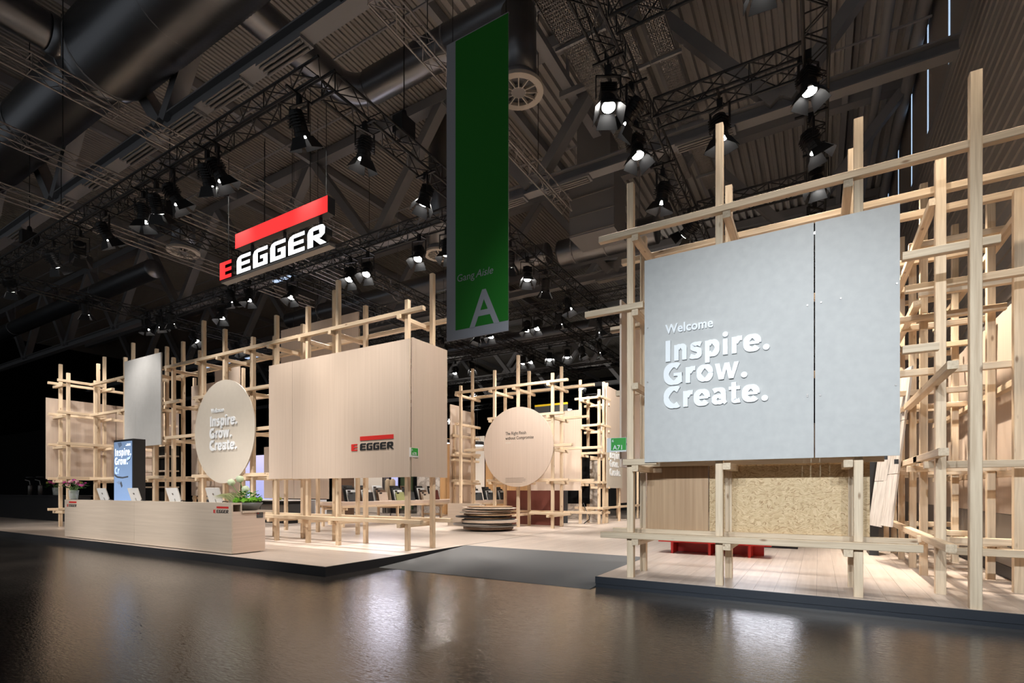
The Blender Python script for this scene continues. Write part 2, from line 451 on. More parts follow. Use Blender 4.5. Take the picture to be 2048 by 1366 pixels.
def logo(parent, x0, x1, z0, z1, y, depth, mbar, mletters, thin=False, red_e=None):
    """red bar over a red E and five black or white capitals, facing -Y; x0..x1 from the small E to the bar's right end"""
    H_, Wd = z1 - z0, x1 - x0
    bx0 = x0 + 0.215 * Wd
    f = lambda d: (lambda u, w: (u, y - d, w))
    hb = 0.30 * H_
    part('logo_bar', MB().prism([(bx0, z1 - hb), (x1, z1 - hb), (x1, z1), (bx0, z1)], f(depth), f(0)), mbar, parent)
    lh = 0.50 * H_
    E_ = [[(0, 0), (1, 0), (1, .2), (.32, .2), (.32, .41), (.94, .41), (.94, .6), (.32, .6), (.32, .81), (1, .81), (1, 1), (.3, 1), (.1, .93), (0, .75)]]
    E2 = [[(0, 0), (1, 0), (1, .2), (.46, .2), (.46, .4), (1, .4), (1, .6), (.46, .6), (.46, .8), (1, .8), (1, 1), (0, 1)]]
    G_ = [[(0, 0), (1, 0), (1, .58), (.5, .58), (.5, .41), (.72, .41), (.72, .2), (.32, .2), (.32, .81), (1, .81), (1, 1), (.3, 1), (.1, .93), (0, .75)]]
    R_ = [[(0, 0), (.32, 0), (.32, 1), (.3, 1), (.1, .93), (0, .75)], [(.32, .8), (.68, .8), (.72, .55), (1, .5), (1.02, .82), (.92, .96), (.78, 1), (.32, 1)],
          [(.32, .36), (.8, .36), (1, .5), (.72, .56), (.32, .56)], [(.36, .36), (.66, .36), (1.1, 0), (.74, 0)]]
    def put(polys, xa, w, zz, hh, m):
        mb = MB()
        for p in polys: mb.prism([(xa + a * w, zz + b * hh) for a, b in p], f(depth), f(0))
        part('logo_letter', mb, m, parent)
    put(E2, x0, 0.145 * Wd, z0 - 0.02 * H_, lh, mbar)
    step = (x1 - bx0) / 4.92
    for i, g in enumerate((E_, G_, G_, E_, R_)):
        put(g, bx0 + i * step, step * 0.86, z0, lh, mletters)

# ================================================================= THE HALL
structure(part('floor', MB().box((-70, -14, -0.1), (8, 62, 0)), M['floor']))

ZD = 15.5                                                            # underside of the roof deck
deck, deck_f = MB(), MB(); x = -64.0
prof = []
while x < 2.9:
    if x < -9.4: prof += [(x, ZD), (x + 0.085, ZD), (x + 0.10, ZD + 0.05), (x + 0.155, ZD + 0.05)]; x += 0.17
    else: prof += [(x, ZD), (x + 0.13, ZD), (x + 0.17, ZD + 0.14), (x + 0.29, ZD + 0.14)]; x += 0.33
for i in range(len(prof) - 1):
    (xa, za), (xb, zb) = prof[i], prof[i + 1]
    (deck if xa > -9.4 else deck_f).face_block([(xa, -14, za), (xb, -14, zb), (xb, 62, zb), (xa, 62, za)], [(0, 1, 2, 3)])
deck.box((-64, -14, ZD + 0.2), (4, 62, ZD + 0.3))
ceiling = structure(part('ceiling', deck, M['deck']))
part('fine_ribbed_sheet', deck_f, plain('dimmed_roof_sheet', (0.27, 0.25, 0.225), 0.55), ceiling)  # colour darkened to stand in for weaker light on the left roof

def roof_truss(Y, nodes_bottom, xr=2.6, xl=-60):
    t = bpy.data.objects.new('roof_truss', None); C.objects.link(t); t.parent = ceiling; t.location = (0, Y, 0)
    zb, zt = 10.95, 15.1
    part('bottom_chord', MB().box((xl, Y - 0.17, zb - 0.06), (xr, Y + 0.17, zb - 0.02)).box((xl, Y - 0.03, zb - 0.02), (xr, Y + 0.03, zb + 0.26)).box((xl, Y - 0.17, zb + 0.26), (xr, Y + 0.17, zb + 0.3)), M['steel'], t)
    part('top_chord', MB().box((xl, Y - 0.2, zt), (xr, Y + 0.2, zt + 0.36)), M['steel'], t)
    for xb in nodes_bottom:
        for sgn in (-1, 1):
            part('diagonal', MB().bar((xb + 0.12 * sgn, Y, zb + 0.2), (xb + 3.35 * sgn, Y, zt + 0.05), 0.36, 0.30), M['steel'], t)
        part('gusset', MB().box((xb - 0.5, Y - 0.02, zb + 0.25), (xb + 0.5, Y + 0.02, zb + 0.65)), M['steel'], t)
N0 = -14.8
for Y in (7.1, 14.5, 21.9, 29.3, 36.7, 44.1):
    roof_truss(Y, [N0 + 7.0 * k for k in range(-5, 3)])
for X in (-46, -38.5, -31, -23.5, -18.2, -9.5, -4.4, 0.8):           # purlins across the trusses
    t = part('purlin', MB().box((X - 0.09, -14, 15.12), (X + 0.09, 62, 15.45)), M['steel'], ceiling)
for Y in (3.4, 10.8, 12.6, 18.2, 25.6, 33):
    part('sprinkler_pipe', MB().tube((-60, Y, 14.6), (2.7, Y, 14.6), 0.035, 6), M['steel'], ceiling)

# right hall wall: flat upper sheets with daylight slits over ribbed lower sheets
WX = 2.9
wall = MB()
z = 0.0
while z < 11.9:
    wall.face_block([(WX, -14, z), (WX, 62, z), (WX, 62, z + 0.2), (WX, -14, z + 0.2), (WX - 0.03, -14, z + 0.22), (WX - 0.03, 62, z + 0.22), (WX - 0.03, 62, z + 0.27), (WX - 0.03, -14, z + 0.27), (WX, -14, z + 0.29), (WX, 62, z + 0.29)],
        [(0, 1, 2, 3), (3, 2, 5, 4), (4, 5, 6, 7), (7, 6, 9, 8)]); z += 0.29
wall.box((WX + 0.05, -14, 0), (WX + 0.2, 62, 16))
wr = structure(part('wall_right', wall, M['clad']))
slits = (11.6, 13.6, 16.8, 19.75, 22.9, 26.4, 30)
ya = -14
for y in slits + (62,):
    part('flat_panel', MB().box((WX - 0.06, ya + 0.05, 12.2), (WX + 0.04, y - 0.05, 15.5)), M['clad_flat'], wr)
    if y < 60:
        part('window_slit', MB().box((WX - 0.075, y - 0.06, 12.2), (WX + 0.03, y + 0.06, 15.45)), M['slit'], wr, label='narrow slit of blue daylight')
    ya = y
part('gutter', MB().tube((WX - 0.35, -14, 15.0), (WX - 0.35, 62, 15.0), 0.17, 12), M['steel'], wr, True)
part('down_pipe', MB().tube((WX - 1.25, -14, 14.6), (WX - 1.25, 62, 14.6), 0.13, 12), M['steel'], wr, True)
part('cornice', MB().box((WX - 0.09, -14, 11.95), (WX + 0.02, 62, 12.18)), M['steel'], wr)
structure(part('wall_left', MB().box((-64.3, -14, 0), (-64, 61, 16)), M['matt_black']))
structure(part('wall_back', MB().box((-64, 61, 0), (3, 61.3, 16)), M['matt_black']))

# ventilation
def ribbed(mb, p, q, r, pitch, n=24, seams=True):
    p, q = Vector(p), Vector(q); d = q - p; k = max(2, int(d.length / pitch)); u = d.normalized()
    a = u.orthogonal().normalized(); b = u.cross(a); vs = []; fs = []
    rows = 2 * k + 1
    for i in range(rows):
        c_ = p + d * (i / (rows - 1)); rr = r * (1.0 if i % 2 == 0 else 1.035)
        for j in range(n):
            t = 2 * math.pi * j / n; vs.append(c_ + (a * math.cos(t) + b * math.sin(t)) * rr)
    fs = [(i * n + j, i * n + (j + 1) % n, (i + 1) * n + (j + 1) % n, (i + 1) * n + j) for i in range(rows - 1) for j in range(n)]
    mb.face_block(vs, fs + [tuple(range(n - 1, -1, -1)), tuple((rows - 1) * n + j for j in range(n))])
def elbow(mb, c, r, a0, a1, R, ax1, ax2, n=20, k=9):
    """bend: centre c, plane axes ax1, ax2"""
    A, B = Vector(ax1), Vector(ax2); Nn = A.cross(B); vs = []
    for i in range(k + 1):
        t = a0 + (a1 - a0) * i / k; rad = A * math.cos(t) + B * math.sin(t); cc = Vector(c) + rad * R
        for j in range(n):
            s_ = 2 * math.pi * j / n; vs.append(cc + (rad * math.cos(s_) + Nn * math.sin(s_)) * r)
    mb.face_block(vs, [(i * n + j, i * n + (j + 1) % n, (i + 1) * n + (j + 1) % n, (i + 1) * n + j) for i in range(k) for j in range(n)])

G = 'ventilation ducts under the roof'
t = thing('ventilation_duct', (-18, 6.15, 12.4), 'very thick round galvanised duct stepping in width, top left under the roof', 'duct', G)
mb = MB(); ribbed(mb, (-15.6, 6.15, 12.6), (-9.5, 6.15, 12.6), 0.95, 0.13); part('wide_pipe', mb, M['duct'], t, True)
part('reducer', MB().tube((-16.5, 6.15, 12.6), (-15.6, 6.15, 12.6), 0.84, 28, 0.95), M['duct'], t, True)
mb = MB(); ribbed(mb, (-24, 6.15, 12.6), (-16.5, 6.15, 12.6), 0.74, 0.13); part('narrow_pipe', mb, M['duct'], t, True)
mb = MB(); ribbed(mb, (-32, 6.15, 12.6), (-24, 6.15, 12.6), 0.68, 0.12); part('far_pipe', mb, M['duct'], t, True)
for xx in (-24, -20.5, -16.5, -15.6, -12.5):
    part('seam_ring', MB().tube((xx - 0.03, 6.15, 12.6), (xx + 0.03, 6.15, 12.6), 0.97 if xx > -16 else 0.86 if xx > -17 else 0.77, 28), M['steel'], t)
t = thing('ventilation_duct', (-16.8, 2, 12.8), 'round branch duct joining the thick duct from the left top corner', 'duct', G)
mb = MB(); ribbed(mb, (-16.2, -2, 12.7), (-16.2, 5.1, 12.7), 0.42, 0.13); part('pipe', mb, M['duct'], t, True)
part('collar', MB().tube((-16.2, 5.1, 12.7), (-16.2, 5.5, 12.7), 0.46, 24), M['duct'], t, True)
t = thing('ventilation_duct', (-11.4, 8, 12.4), 'slimmer round duct running back above the lighting truss corner', 'duct', G)
mb = MB(); ribbed(mb, (-11.3, 6.6, 12.6), (-11.3, 9.6, 12.6), 0.38, 0.08); elbow(mb, (-10.6, 9.6, 12.6), 0.38, math.pi, math.pi / 2, 0.7, (1, 0, 0), (0, 1, 0)); part('pipe', mb, M['duct'], t, True)
mb = MB(); ribbed(mb, (-10.6, 10.3, 12.6), (-5.8, 10.3, 12.6), 0.40, 0.08); part('cross_pipe', mb, M['duct'], t, True)
part('collar', MB().tube((-7.9, 10.3, 12.6), (-7.84, 10.3, 12.6), 0.42, 24), M['steel'], t, True)
def diffuser(x, y, z, label, r=0.42, drop=1.4):
    t = thing('air_diffuser', (x, y, z), label, 'air vent', 'round ceiling air diffusers')
    part('drop_pipe', MB().tube((x, y, z + 0.25), (x, y, z + drop), r * 0.8, 24), M['duct'], t, True)
    part('cone', MB().lathe([(r * 0.8, 0.25), (r * 1.0, 0.05)], (x, y, z), 28), M['steel'], t, True)
    ring = MB(); n = 32; vs = []
    for rr, zz in ((r * 0.82, 0.03), (r * 0.82, -0.05), (r * 1.12, -0.05), (r * 1.12, 0.03)):
        for k in range(n): a = 2 * math.pi * k / n; vs.append((x + rr * math.cos(a), y + rr * math.sin(a), z + zz))
    ring.face_block(vs, [(i * n + k, ((i + 1) % 4) * n + k, ((i + 1) % 4) * n + (k + 1) % n, i * n + (k + 1) % n) for i in range(4) for k in range(n)])
    part('rim', ring, M['cream'], t)
    part('hub', MB().lathe([(r * 0.34, 0.02), (r * 0.34, -0.06)], (x, y, z), 20), M['clad'], t)
    for k in range(12):
        a = 2 * math.pi * k / 12
        part('blade', MB().bar((x + r * 0.3 * math.cos(a), y + r * 0.3 * math.sin(a), z - 0.03), (x + r * 0.86 * math.cos(a), y + r * 0.86 * math.sin(a), z - 0.03), 0.02, 0.07), M['cream'], t)
diffuser(-5.8, 10.1, 10.5, 'round spoked air diffuser on a duct beside the green banner', 0.50, 1.75)
diffuser(-20.8, 10.6, 10.6, 'round spoked air diffuser left of the red light sign, under a bent duct', 0.5, 1.2)
diffuser(-12.3, 15.4, 10.4, 'round air diffuser at the back, left of the green banner', 0.5, 5.097)
t = thing('ventilation_duct', (-20.8, 9, 11.8), 'bent duct dropping to the diffuser left of the red light sign', 'duct', G)
mb = MB(); ribbed(mb, (-24, 10.6, 12.2), (-21.3, 10.6, 12.2), 0.36, 0.1); elbow(mb, (-21.3, 10.6, 11.75), 0.36, math.pi / 2, 0, 0.45, (1, 0, 0), (0, 0, 1)); part('pipe', mb, M['duct'], t, True)
for (xa, xb, y, z, r, lab) in ((-26, -9.5, 19.0, 11.2, 0.42, 'long level duct behind the tall posts of the left stand'), (-9.2, -5.2, 19.5, 11.3, 0.5, 'duct at the back right of the green banner'),
                               (-60, -26, 12, 11.6, 0.4, 'dim duct at the far left over the black stand'), (-24, -6, 27, 10.6, 0.42, 'distant duct above the stacked discs')):
    t = thing('ventilation_duct', ((xa + xb) / 2, y, z), lab, 'duct', G)
    mb = MB(); ribbed(mb, (xa, y, z), (xb, y, z), r, 0.12); part('pipe', mb, M['duct'], t, True)
    for k in range(3):
        xx = xa + (xb - xa) * (k + 0.5) / 3
        part('hanger', MB().tube((xx, y, z + r * 0.9), (xx, y, ZD), 0.012, 5), M['steel'], t)
        part('seam_ring', MB().tube((xx - 0.03, y, z), (xx + 0.03, y, z), r * 1.05, 24), M['steel'], t)
t = thing('duct_box', (-6.6, 17, 11), 'square sheet metal duct box behind the green banner on the right', 'duct')
part('box', MB().box((-7.4, 16.4, 10.2), (-5.8, 17.6, 12.2)), M['steel'], t)
part('riser', MB().box((-7.2, 16.6, 12.2), (-6.0, 17.4, 15.497)), M['clad'], t)
for k in range(4): part('seam', MB().box((-7.43, 16.37, 10.25 + k * 0.62), (-5.77, 16.4, 10.29 + k * 0.62)), M['clad'], t)

# perforated cable trays over the right stand
for i, (x, w, z, ya, yb, lab) in enumerate(((-4.75, 0.95, 12.0, 4.5, 16.5, 'widest perforated sheet cable tray running back right of the green banner'),
        (-3.9, 0.42, 12.0, 6, 18, 'narrow perforated cable tray right of the widest one'), (-3.15, 0.42, 12.0, 6, 19, 'narrow perforated cable tray further right over the right stand'))):
    t = thing('cable_tray', (x, 10, z), lab, 'cable tray', 'perforated cable trays')
    mb = MB().box((x - w / 2 - 0.02, ya, z), (x - w / 2, yb, z + 0.12)).box((x + w / 2, ya, z), (x + w / 2 + 0.02, yb, z + 0.12))
    part('side_rail', mb, M['clad'], t)
    sl = MB(); y = ya; nx = max(4, int(w / 0.055))
    while y < yb:
        sl.box((x - w / 2, y, z), (x + w / 2, y + 0.06, z + 0.01)); y += 0.09
    for k in range(nx + 1):
        xx = x - w / 2 + w * k / nx; sl.box((xx - 0.014, ya, z), (xx + 0.014, yb, z + 0.011))
    part('perforated_sheet', sl, M['clad'], t, stuff=True)
    y = ya + 1.2
    while y < yb:
        part('hanger_bar', MB().box((x - w / 2 - 0.15, y, z - 0.09), (x + w / 2 + 0.15, y + 0.06, z - 0.01)), M['steel'], t); y += 2.7
for (x, lab) in ((-6.3, 'grey steel ladder rail running back from the round diffuser'),):
    t = thing('steel_rail', (x, 10, 12.2), lab, 'steel beam')
    part('rail', MB().box((x - 0.14, 4, 13.2), (x + 0.14, 16.2, 13.42)), M['steel'], t)
    for y in (7.6, 10.9, 13.8): part('hanger', MB().box((x - 0.04, y, 13.42), (x + 0.04, y + 0.08, ZD)), M['steel'], t)
    for y in (7.6, 10.9, 13.8): part('cross_arm', MB().box((x - 0.25, y, 13.05), (x + 0.95, y + 0.16, 13.2)), M['steel'], t)

# strip lights hung under the roof trusses
def strip(x, y, z, L_, lab, lit=False):
    t = thing('strip_light', (x, y, z), lab, 'strip light', 'strip lights under the roof beams')
    part('tray', MB().box((x - L_ / 2, y - 0.17, z), (x + L_ / 2, y + 0.17, z + 0.07)), M['steel'], t)
    for k in (-0.1, 0, 0.1):
        part('tube', MB().tube((x - L_ / 2 + 0.06, y + k, z - 0.03), (x + L_ / 2 - 0.06, y + k, z - 0.03), 0.025, 8), M['skylight'] if lit else M['clad'], t)
ords = ['first', 'second', 'third', 'fourth', 'fifth', 'sixth', 'seventh', 'eighth', 'ninth', 'tenth', 'eleventh', 'twelfth']
for i, x in enumerate((-9.9, -12.0, -13.9, -16.2, -18.6, -21.4, -25, -29)):
    strip(x, 7.1, 10.82, 1.5, 'grey strip light under the nearest roof beam, %s from its right end' % ords[i])
for i, x in enumerate((-2.6, -6.6, -8.8, -15.5, -20.2, -25, -30)):
    strip(x, 14.5, 10.82, 1.5, 'grey strip light under the second roof beam, %s from its right end' % ords[i], i == 4)
for i, x in enumerate((-7.8, -14, -25, -34, -36.5, -40)):
    strip(x, 21.9, 10.82, 1.5, 'small strip light under the third roof beam, %s from its right end' % ords[i], i > 2)

# ================================================================= TRUSSES AND LAMPS
def truss(name, p, q, lab, m, w=0.34, r=0.024, bay=0.36, cat='truss', rl=0.011, group='black lighting trusses'):
    p, q = Vector(p), Vector(q); t = thing(name, p, lab, cat, group)
    d = (q - p).normalized(); u = d.cross(Vector((0, 0, 1))).normalized() * w / 2; v = Vector((0, 0, w / 2))
    cs = [u + v, -u + v, -u - v, u - v]
    for c_ in cs: part('chord', MB().tube(p + c_, q + c_, r, 8), m, t)
    n = max(2, int((q - p).length / bay)); mb = MB()
    for k in range(4):
        a, b = cs[k], cs[(k + 1) % 4]
        for i in range(n):
            e0 = p + (q - p) * (i / n); e1 = p + (q - p) * ((i + 1) / n)
            s0, s1 = (a, b) if i % 2 == 0 else (b, a)
            mb.tube(e0 + s0, e1 + s1, rl, 4, caps=False)
            if i % 4 == 0: mb.tube(e0 + a, e0 + b, rl, 4, caps=False)
    part('lattice', mb, m, t, stuff=True)
    return t
ZT = 8.5
BM = M['black_metal']
TR = [((-23.2, 5.9), (-7.1, 5.9), 'long black lighting truss along the front of the left stand'),
      ((-7.3, 6.1), (-7.3, 24), 'black lighting truss running back from the front corner above the red light sign'),
      ((-23.1, 6.1), (-23.1, 18), 'black lighting truss at the far left end of the left stand'),
      ((-14.8, 6.1), (-14.8, 22), 'black cross truss running back through the middle of the left stand'),
      ((-22.9, 10.6), (-7.5, 10.6), 'black truss passing behind the letters of the red light sign'),
      ((-12.6, 10.8), (-12.6, 30), 'black truss running back left of the green banner'),
      ((-22.9, 17.7), (-5.5, 17.7), 'black truss just under the foot of the green banner'),
      ((-22.9, 21.8), (-5, 21.8), 'black truss above the stacked disc display'),
      ((-25, 27.5), (-4, 27.5), 'thin distant black truss below the last lamps'),
      ((-30, 36), (-4, 36), 'faint farthest black truss at the back of the hall'),
      ((-9.3, 18), (-9.3, 36), 'black truss at the back running toward the far end'),
      ((-2.83, 6.6), (-2.83, 23), 'black truss running back over the left edge of the right stand'),
      ((-2.6, 7.3), (2.6, 7.3), 'black truss along the front of the right stand at the top of the view'),
      ((-2.6, 9.65), (-0.2, 9.65), 'short black cross truss between the two trusses of the right stand'),
      ((-0.03, 7.5), (-0.03, 23), 'black truss seen upright near the right hall wall'),
      ((-2.6, 13.6), (-0.2, 13.6), 'second short black cross truss behind the right stand lamps')]
for a, b, lab in TR: truss('lighting_truss', (*a, ZT), (*b, ZT), lab, BM)
GS = 'bare aluminium hall trusses'
for (x, ya, yb, z, lab) in ((-6.3, 6.2, 13.8, 9.75, 'bare aluminium truss passing behind the green banner'), (-12.9, 2.4, 12.2, 9.6, 'upper left bare aluminium truss crossing the thick duct'),
        (-15.9, 3.2, 14, 9.6, 'second bare aluminium truss from the top at the left'), (-19.0, 4.2, 15, 9.6, 'lowest bare aluminium truss at the left edge'),
        (-15.6, 13.5, 22, 10.2, 'bare aluminium truss behind the tall posts in the middle')):
    t = truss('aluminium_truss', (x, ya, z), (x, yb, z), lab, M['silver'], 0.30, 0.02, 0.34, group=GS, rl=0.008)
    for k in (0.2, 0.8): part('hanger', MB().tube((x - 0.15, ya + (yb - ya) * k, z + 0.15), (x - 0.15, ya + (yb - ya) * k, ZD), 0.01, 5), M['black_metal'], t)
# hoists and wires
for i, (x, y, lab) in enumerate(((-7.3, 8.0, 'black chain hoist on the truss left of the green banner'), (-14.8, 7.2, 'black chain hoist on the middle cross truss'), (-20, 5.9, 'black chain hoist at the left of the front truss'), (-2.83, 6.9, 'black chain hoist at the top of the right stand truss'))):
    t = thing('chain_hoist', (x, y, 8.7), lab, 'hoist', 'chain hoists')
    part('motor', MB().box((x - 0.13, y - 0.2, 8.75), (x + 0.13, y + 0.2, 9.1)), BM, t)
    part('hook', MB().lathe([(0.02, 0), (0.07, 0.06), (0.05, 0.16), (0.015, 0.2)], (x, y, 9.1), 10), BM, t)
    part('chain', MB().tube((x, y, 9.25), (x, y, 15.4), 0.012, 6), BM, t)
    part('sling', MB().tube((x - 0.17, y, 8.67), (x, y, 8.8), 0.02, 6).tube((x + 0.17, y, 8.67), (x, y, 8.8), 0.02, 6), BM, t)

def mesh_of(mb, name, m, smooth=False):
    me = mb.mesh(name, (0, 0, 0), smooth); me.materials.append(m); return me
h = MB().lathe([(0.07, 0.40), (0.125, 0.38), (0.14, 0.33), (0.14, 0.02), (0.155, 0.0), (0.155, -0.06), (0.13, -0.065)], n=16)
for k in range(5): h.box((-0.15, -0.16, 0.1 + k * 0.05), (0.15, 0.16, 0.115 + k * 0.05))
h.v = [tuple(c * 0.86 for c in v) for v in h.v]
ME_H = mesh_of(h, 'housing', BM)
ME_L = mesh_of(MB().lathe([(0.104, -0.062), (0.104, -0.058)], n=20), 'lens', M['lens'])
dr = MB().face_block([(-0.13, 0.15, -0.06), (0.13, 0.15, -0.06), (0.20, 0.27, -0.28), (-0.20, 0.27, -0.28), (-0.13, 0.156, -0.06), (0.13, 0.156, -0.06), (0.20, 0.276, -0.28), (-0.20, 0.276, -0.28)],
    [(0, 1, 2, 3), (7, 6, 5, 4), (0, 4, 5, 1), (1, 5, 6, 2), (2, 6, 7, 3), (3, 7, 4, 0)])
dr.v = [tuple(c * 0.86 for c in v) for v in dr.v]
ME_D = mesh_of(dr, 'barn_door', BM)
yk = MB().box((-0.2, -0.02, -0.42), (-0.185, 0.02, -0.06)).box((0.185, -0.02, -0.42), (0.2, 0.02, -0.06)).box((-0.2, -0.02, -0.075), (0.2, 0.02, -0.055))
ME_Y = mesh_of(yk, 'yoke', BM)
ME_C = mesh_of(MB().box((-0.045, -0.03, -0.06), (0.045, 0.03, 0.1)).tube((0, 0, -0.02), (0, 0.09, -0.02), 0.02, 8), 'clamp', BM)
_ld = {}
def spot_data(power, colr, deg):
    k = (power, colr, deg)
    if k not in _ld:
        l = bpy.data.lights.new('stage_light', 'SPOT'); l.energy = power; l.color = colr
        l.spot_size = math.radians(deg); l.spot_blend = 0.75; l.shadow_soft_size = 0.08; _ld[k] = l
    return _ld[k]
def lamp(pos, target, lab, power, colr, deg=58, group='black stage spotlights', ax=0):
    """pos: lens point. The clamp hangs straight above it."""
    p = Vector(pos); d = (Vector(target) - p).normalized(); q = d.to_track_quat('-Z', 'Y')
    piv = p - d * 0.2; top = piv + Vector((0, 0, 0.4))
    t = thing('stage_spotlight', top, lab, 'spotlight', group)
    def ch(name, me, par, loc=(0, 0, 0), rot=None):
        o = bpy.data.objects.new(name, me); C.objects.link(o); o.parent = par; o.location = loc
        if rot is not None: o.rotation_mode = 'QUATERNION'; o.rotation_quaternion = rot
        return o
    yaw = math.atan2(d.y, d.x) - math.pi / 2
    ch('yoke', ME_Y, t, (0, 0, 0), Quaternion((0, 0, 1), yaw)); ch('clamp', ME_C, t)
    hs = ch('housing', ME_H, t, p - top + d * -0.07, q)
    ch('lens', ME_L, hs)
    for k in range(4): ch('barn_door', ME_D, hs, (0, 0, 0), Quaternion((0, 0, 1), k * math.pi / 2))
    if power:
        ch('lamp_light', spot_data(power, colr, deg), hs, (0, 0, -0.09))
    zt = ZT - 0.205                                                  # cross bar under the two lower chords
    e = Vector((0, 0.26, 0)) if ax == 0 else Vector((0.26, 0, 0)); c0 = Vector((top.x, top.y, zt))
    part('cross_bar', MB().bar(c0 - e, c0 + e, 0.04, 0.03), BM, t)
    part('drop_rod', MB().tube((top.x, top.y, top.z + 0.06), (top.x, top.y, zt), 0.018, 6), BM, t)
ZL = 7.62
FT = 'spotlight under the front truss of the left stand, %s from the right'
front = [(-7.7, (-8.2, 8.4, 3.2)), (-10.1, (-9.0, 8.4, 3.4)), (-10.55, (-11.6, 8.4, 2.8)), (-11.73, (-10.9, 8.4, 4.0)), (-12.58, (-14.4, 8.4, 3.0)), (-13.25, (-13.5, 6.3, 0.8)),
         (-14.91, (-15.0, 8.4, 3.4)), (-16.56, (-24.2, 9.2, 3.2)), (-17.98, (-19, 8.4, 4.0)), (-21.3, (-24.2, 8.6, 2.6))]
for i, (x, tg) in enumerate(front):
    lamp((x, 5.9, ZL), tg, FT % ords[i], P_FRONT, WARM if i < 4 else NEUT)
GL = 'spotlight under the far left end truss, %s from the front'
for i, y in enumerate((8.37, 10.35, 12.26, 14.15)):
    lamp((-23, y, 7.9), (-24.3 + 1.5 * (i % 2), 9.5 + i, 2.0) if i < 2 else (-19.5, y + 1.5, 1.5), GL % ords[i], P_FRONT, WARM, ax=1)
BL = 'spotlight on the truss behind the red light sign, %s from the left'
for i, (x, z) in enumerate(((-22.15, 7.9), (-21.4, 7.9), (-18.1, 7.57), (-17.4, 8.0), (-16.5, 7.9), (-14.3, 7.57), (-11.7, 7.6), (-11.0, 7.6), (-9.1, 7.6), (-8.15, 7.5))):
    lamp((x, 10.5, z), (x + (0.6, -1.8, 1.0, 0, 0.6, 0.6, 0.6, 1.0, 0.8, 0.3)[i], (12.5, 12.5, 9.0, 13.2, 9.2, 8.2, 7.6, 7.2, 7.6, 9.5)[i], 0.2), BL % ords[i], P_IN, NEUT)
for i, (y, tg) in enumerate(((6.9, (-9.3, 7.4, 0.2)), (8.6, (-8.6, 7.0, 0.2)))):  # lamps added to brighten the front planks of the left stand
    lamp((-7.3, y, 7.65), tg, 'added spotlight beside the left stand corner turned down to the planks, %s from the front' % ords[i], 620, NEUT, ax=1)
RL = 'spotlight on the truss running back behind the green banner, %s from front'
for i, y in enumerate((12.24, 13.23, 14.36, 16.15, 19.1)):
    lamp((-7.3, y, 7.65), ((-9.2, 15.9, 2.9), (-6.0, 11.5, 0.2), (-8.5, 16, 3.2), (-5.5, 16, 0.2), (-5.6, 21, 0.3))[i], RL % ords[i], P_IN, NEUT, ax=1)
ML = 'spotlight on the truss below the banner foot, %s from the left'
for i, x in enumerate((-12.1, -11.4, -9.75, -9.3, -8.3)):
    lamp((x, 17.6, 7.7), (x + (-1.5, 0.6, 0.2, -0.3, 0.2)[i], (16, 15, 15.8, 14.3, 19.5)[i], 0.4), ML % ords[i], P_IN, WARM)
for x, tg, pw, lab in ((-20.5, (-22.9, 22, 2.0), 1800, 'white wall'), (-19.0, (-17.6, 21, 2.0), 1500, 'veined stone wall'), (-16.6, (-15.4, 15.5, 1.0), 1500, 'long sample table'), (-21.8, (-20.0, 14, 1.6), 900, 'hung beige boards'), (-13.9, (-16.6, 24.5, 2.4), 1800, 'tall printed panel'), (-7.0, (-8.2, 22.9, 2.8), 1300, 'aisle timber tower')):  # extra lamps added to lift the dim interior they face
    lamp((x, 17.6, 7.7), tg, 'added spotlight on the truss below the banner foot, turned toward the ' + lab, pw, WARM)
for i, (x, y, tg) in enumerate(((-6, 35.9, (-7, 44, 15)), (-14.5, 35.9, (-14, 46, 15)), (-25, 35.9, (-26, 46, 15)), (-8.5, 27.4, (-6, 33, 15)), (-23.5, 27.4, (-26, 34, 15)))):  # added uplights in place of light bounced up to the roof
    lamp((x, y, 7.7), tg, 'added far spotlight turned up toward the roof sheets, %s of five' % ords[i], 600, WARM, 120, 'added uplights standing in for light bounced onto the roof')
QL = 'spotlight in the row above the round wooden sign, %s from the left'
for i, x in enumerate((-16.3, -15.2, -12.2, -11.8, -10.8, -9.9, -9.1, -8.25)):
    lamp((x, 21.7, 7.6), ((-15.5, 18.5, 0.8), (-14, 20, 1.2), (-11, 19.5, 2), (-12, 18.5, 1), (-9, 18.8, 2), (-8.8, 19.5, 2), (-6.5, 22, 0.3), (-5.5, 24.5, 0.3))[i], QL % ords[i], P_IN, WARM)
for i, (x, y, z, tg, lab) in enumerate(((-21.6, 27.45, 7.5, (-12, 8, 1), 'bare bright spotlight glaring at the right edge of the long wood panel'), (-27.6, 35.95, 7.5, (-14, 8, 2), 'bright spotlight glaring above the tall plywood screen'), (-19.1, 27.45, 7.5, (-10, 8, 2), 'small glaring spotlight under the top rail of the round sign frame'),
        (-11.6, 27.4, 7.3, (-9, 24, 1), 'far black spotlight above the aisle frame'), (-16.2, 35.9, 7.6, (-14, 30, 0), 'tiny far spotlight left of the aisle frame'), (-19, 35.9, 7.8, (-18, 31, 0), 'tiny far spotlight behind the round sign frame'))):
    lamp((x, y, z), tg, lab, 60 if i < 3 else 250, NEUT, group='far spotlights at the back')
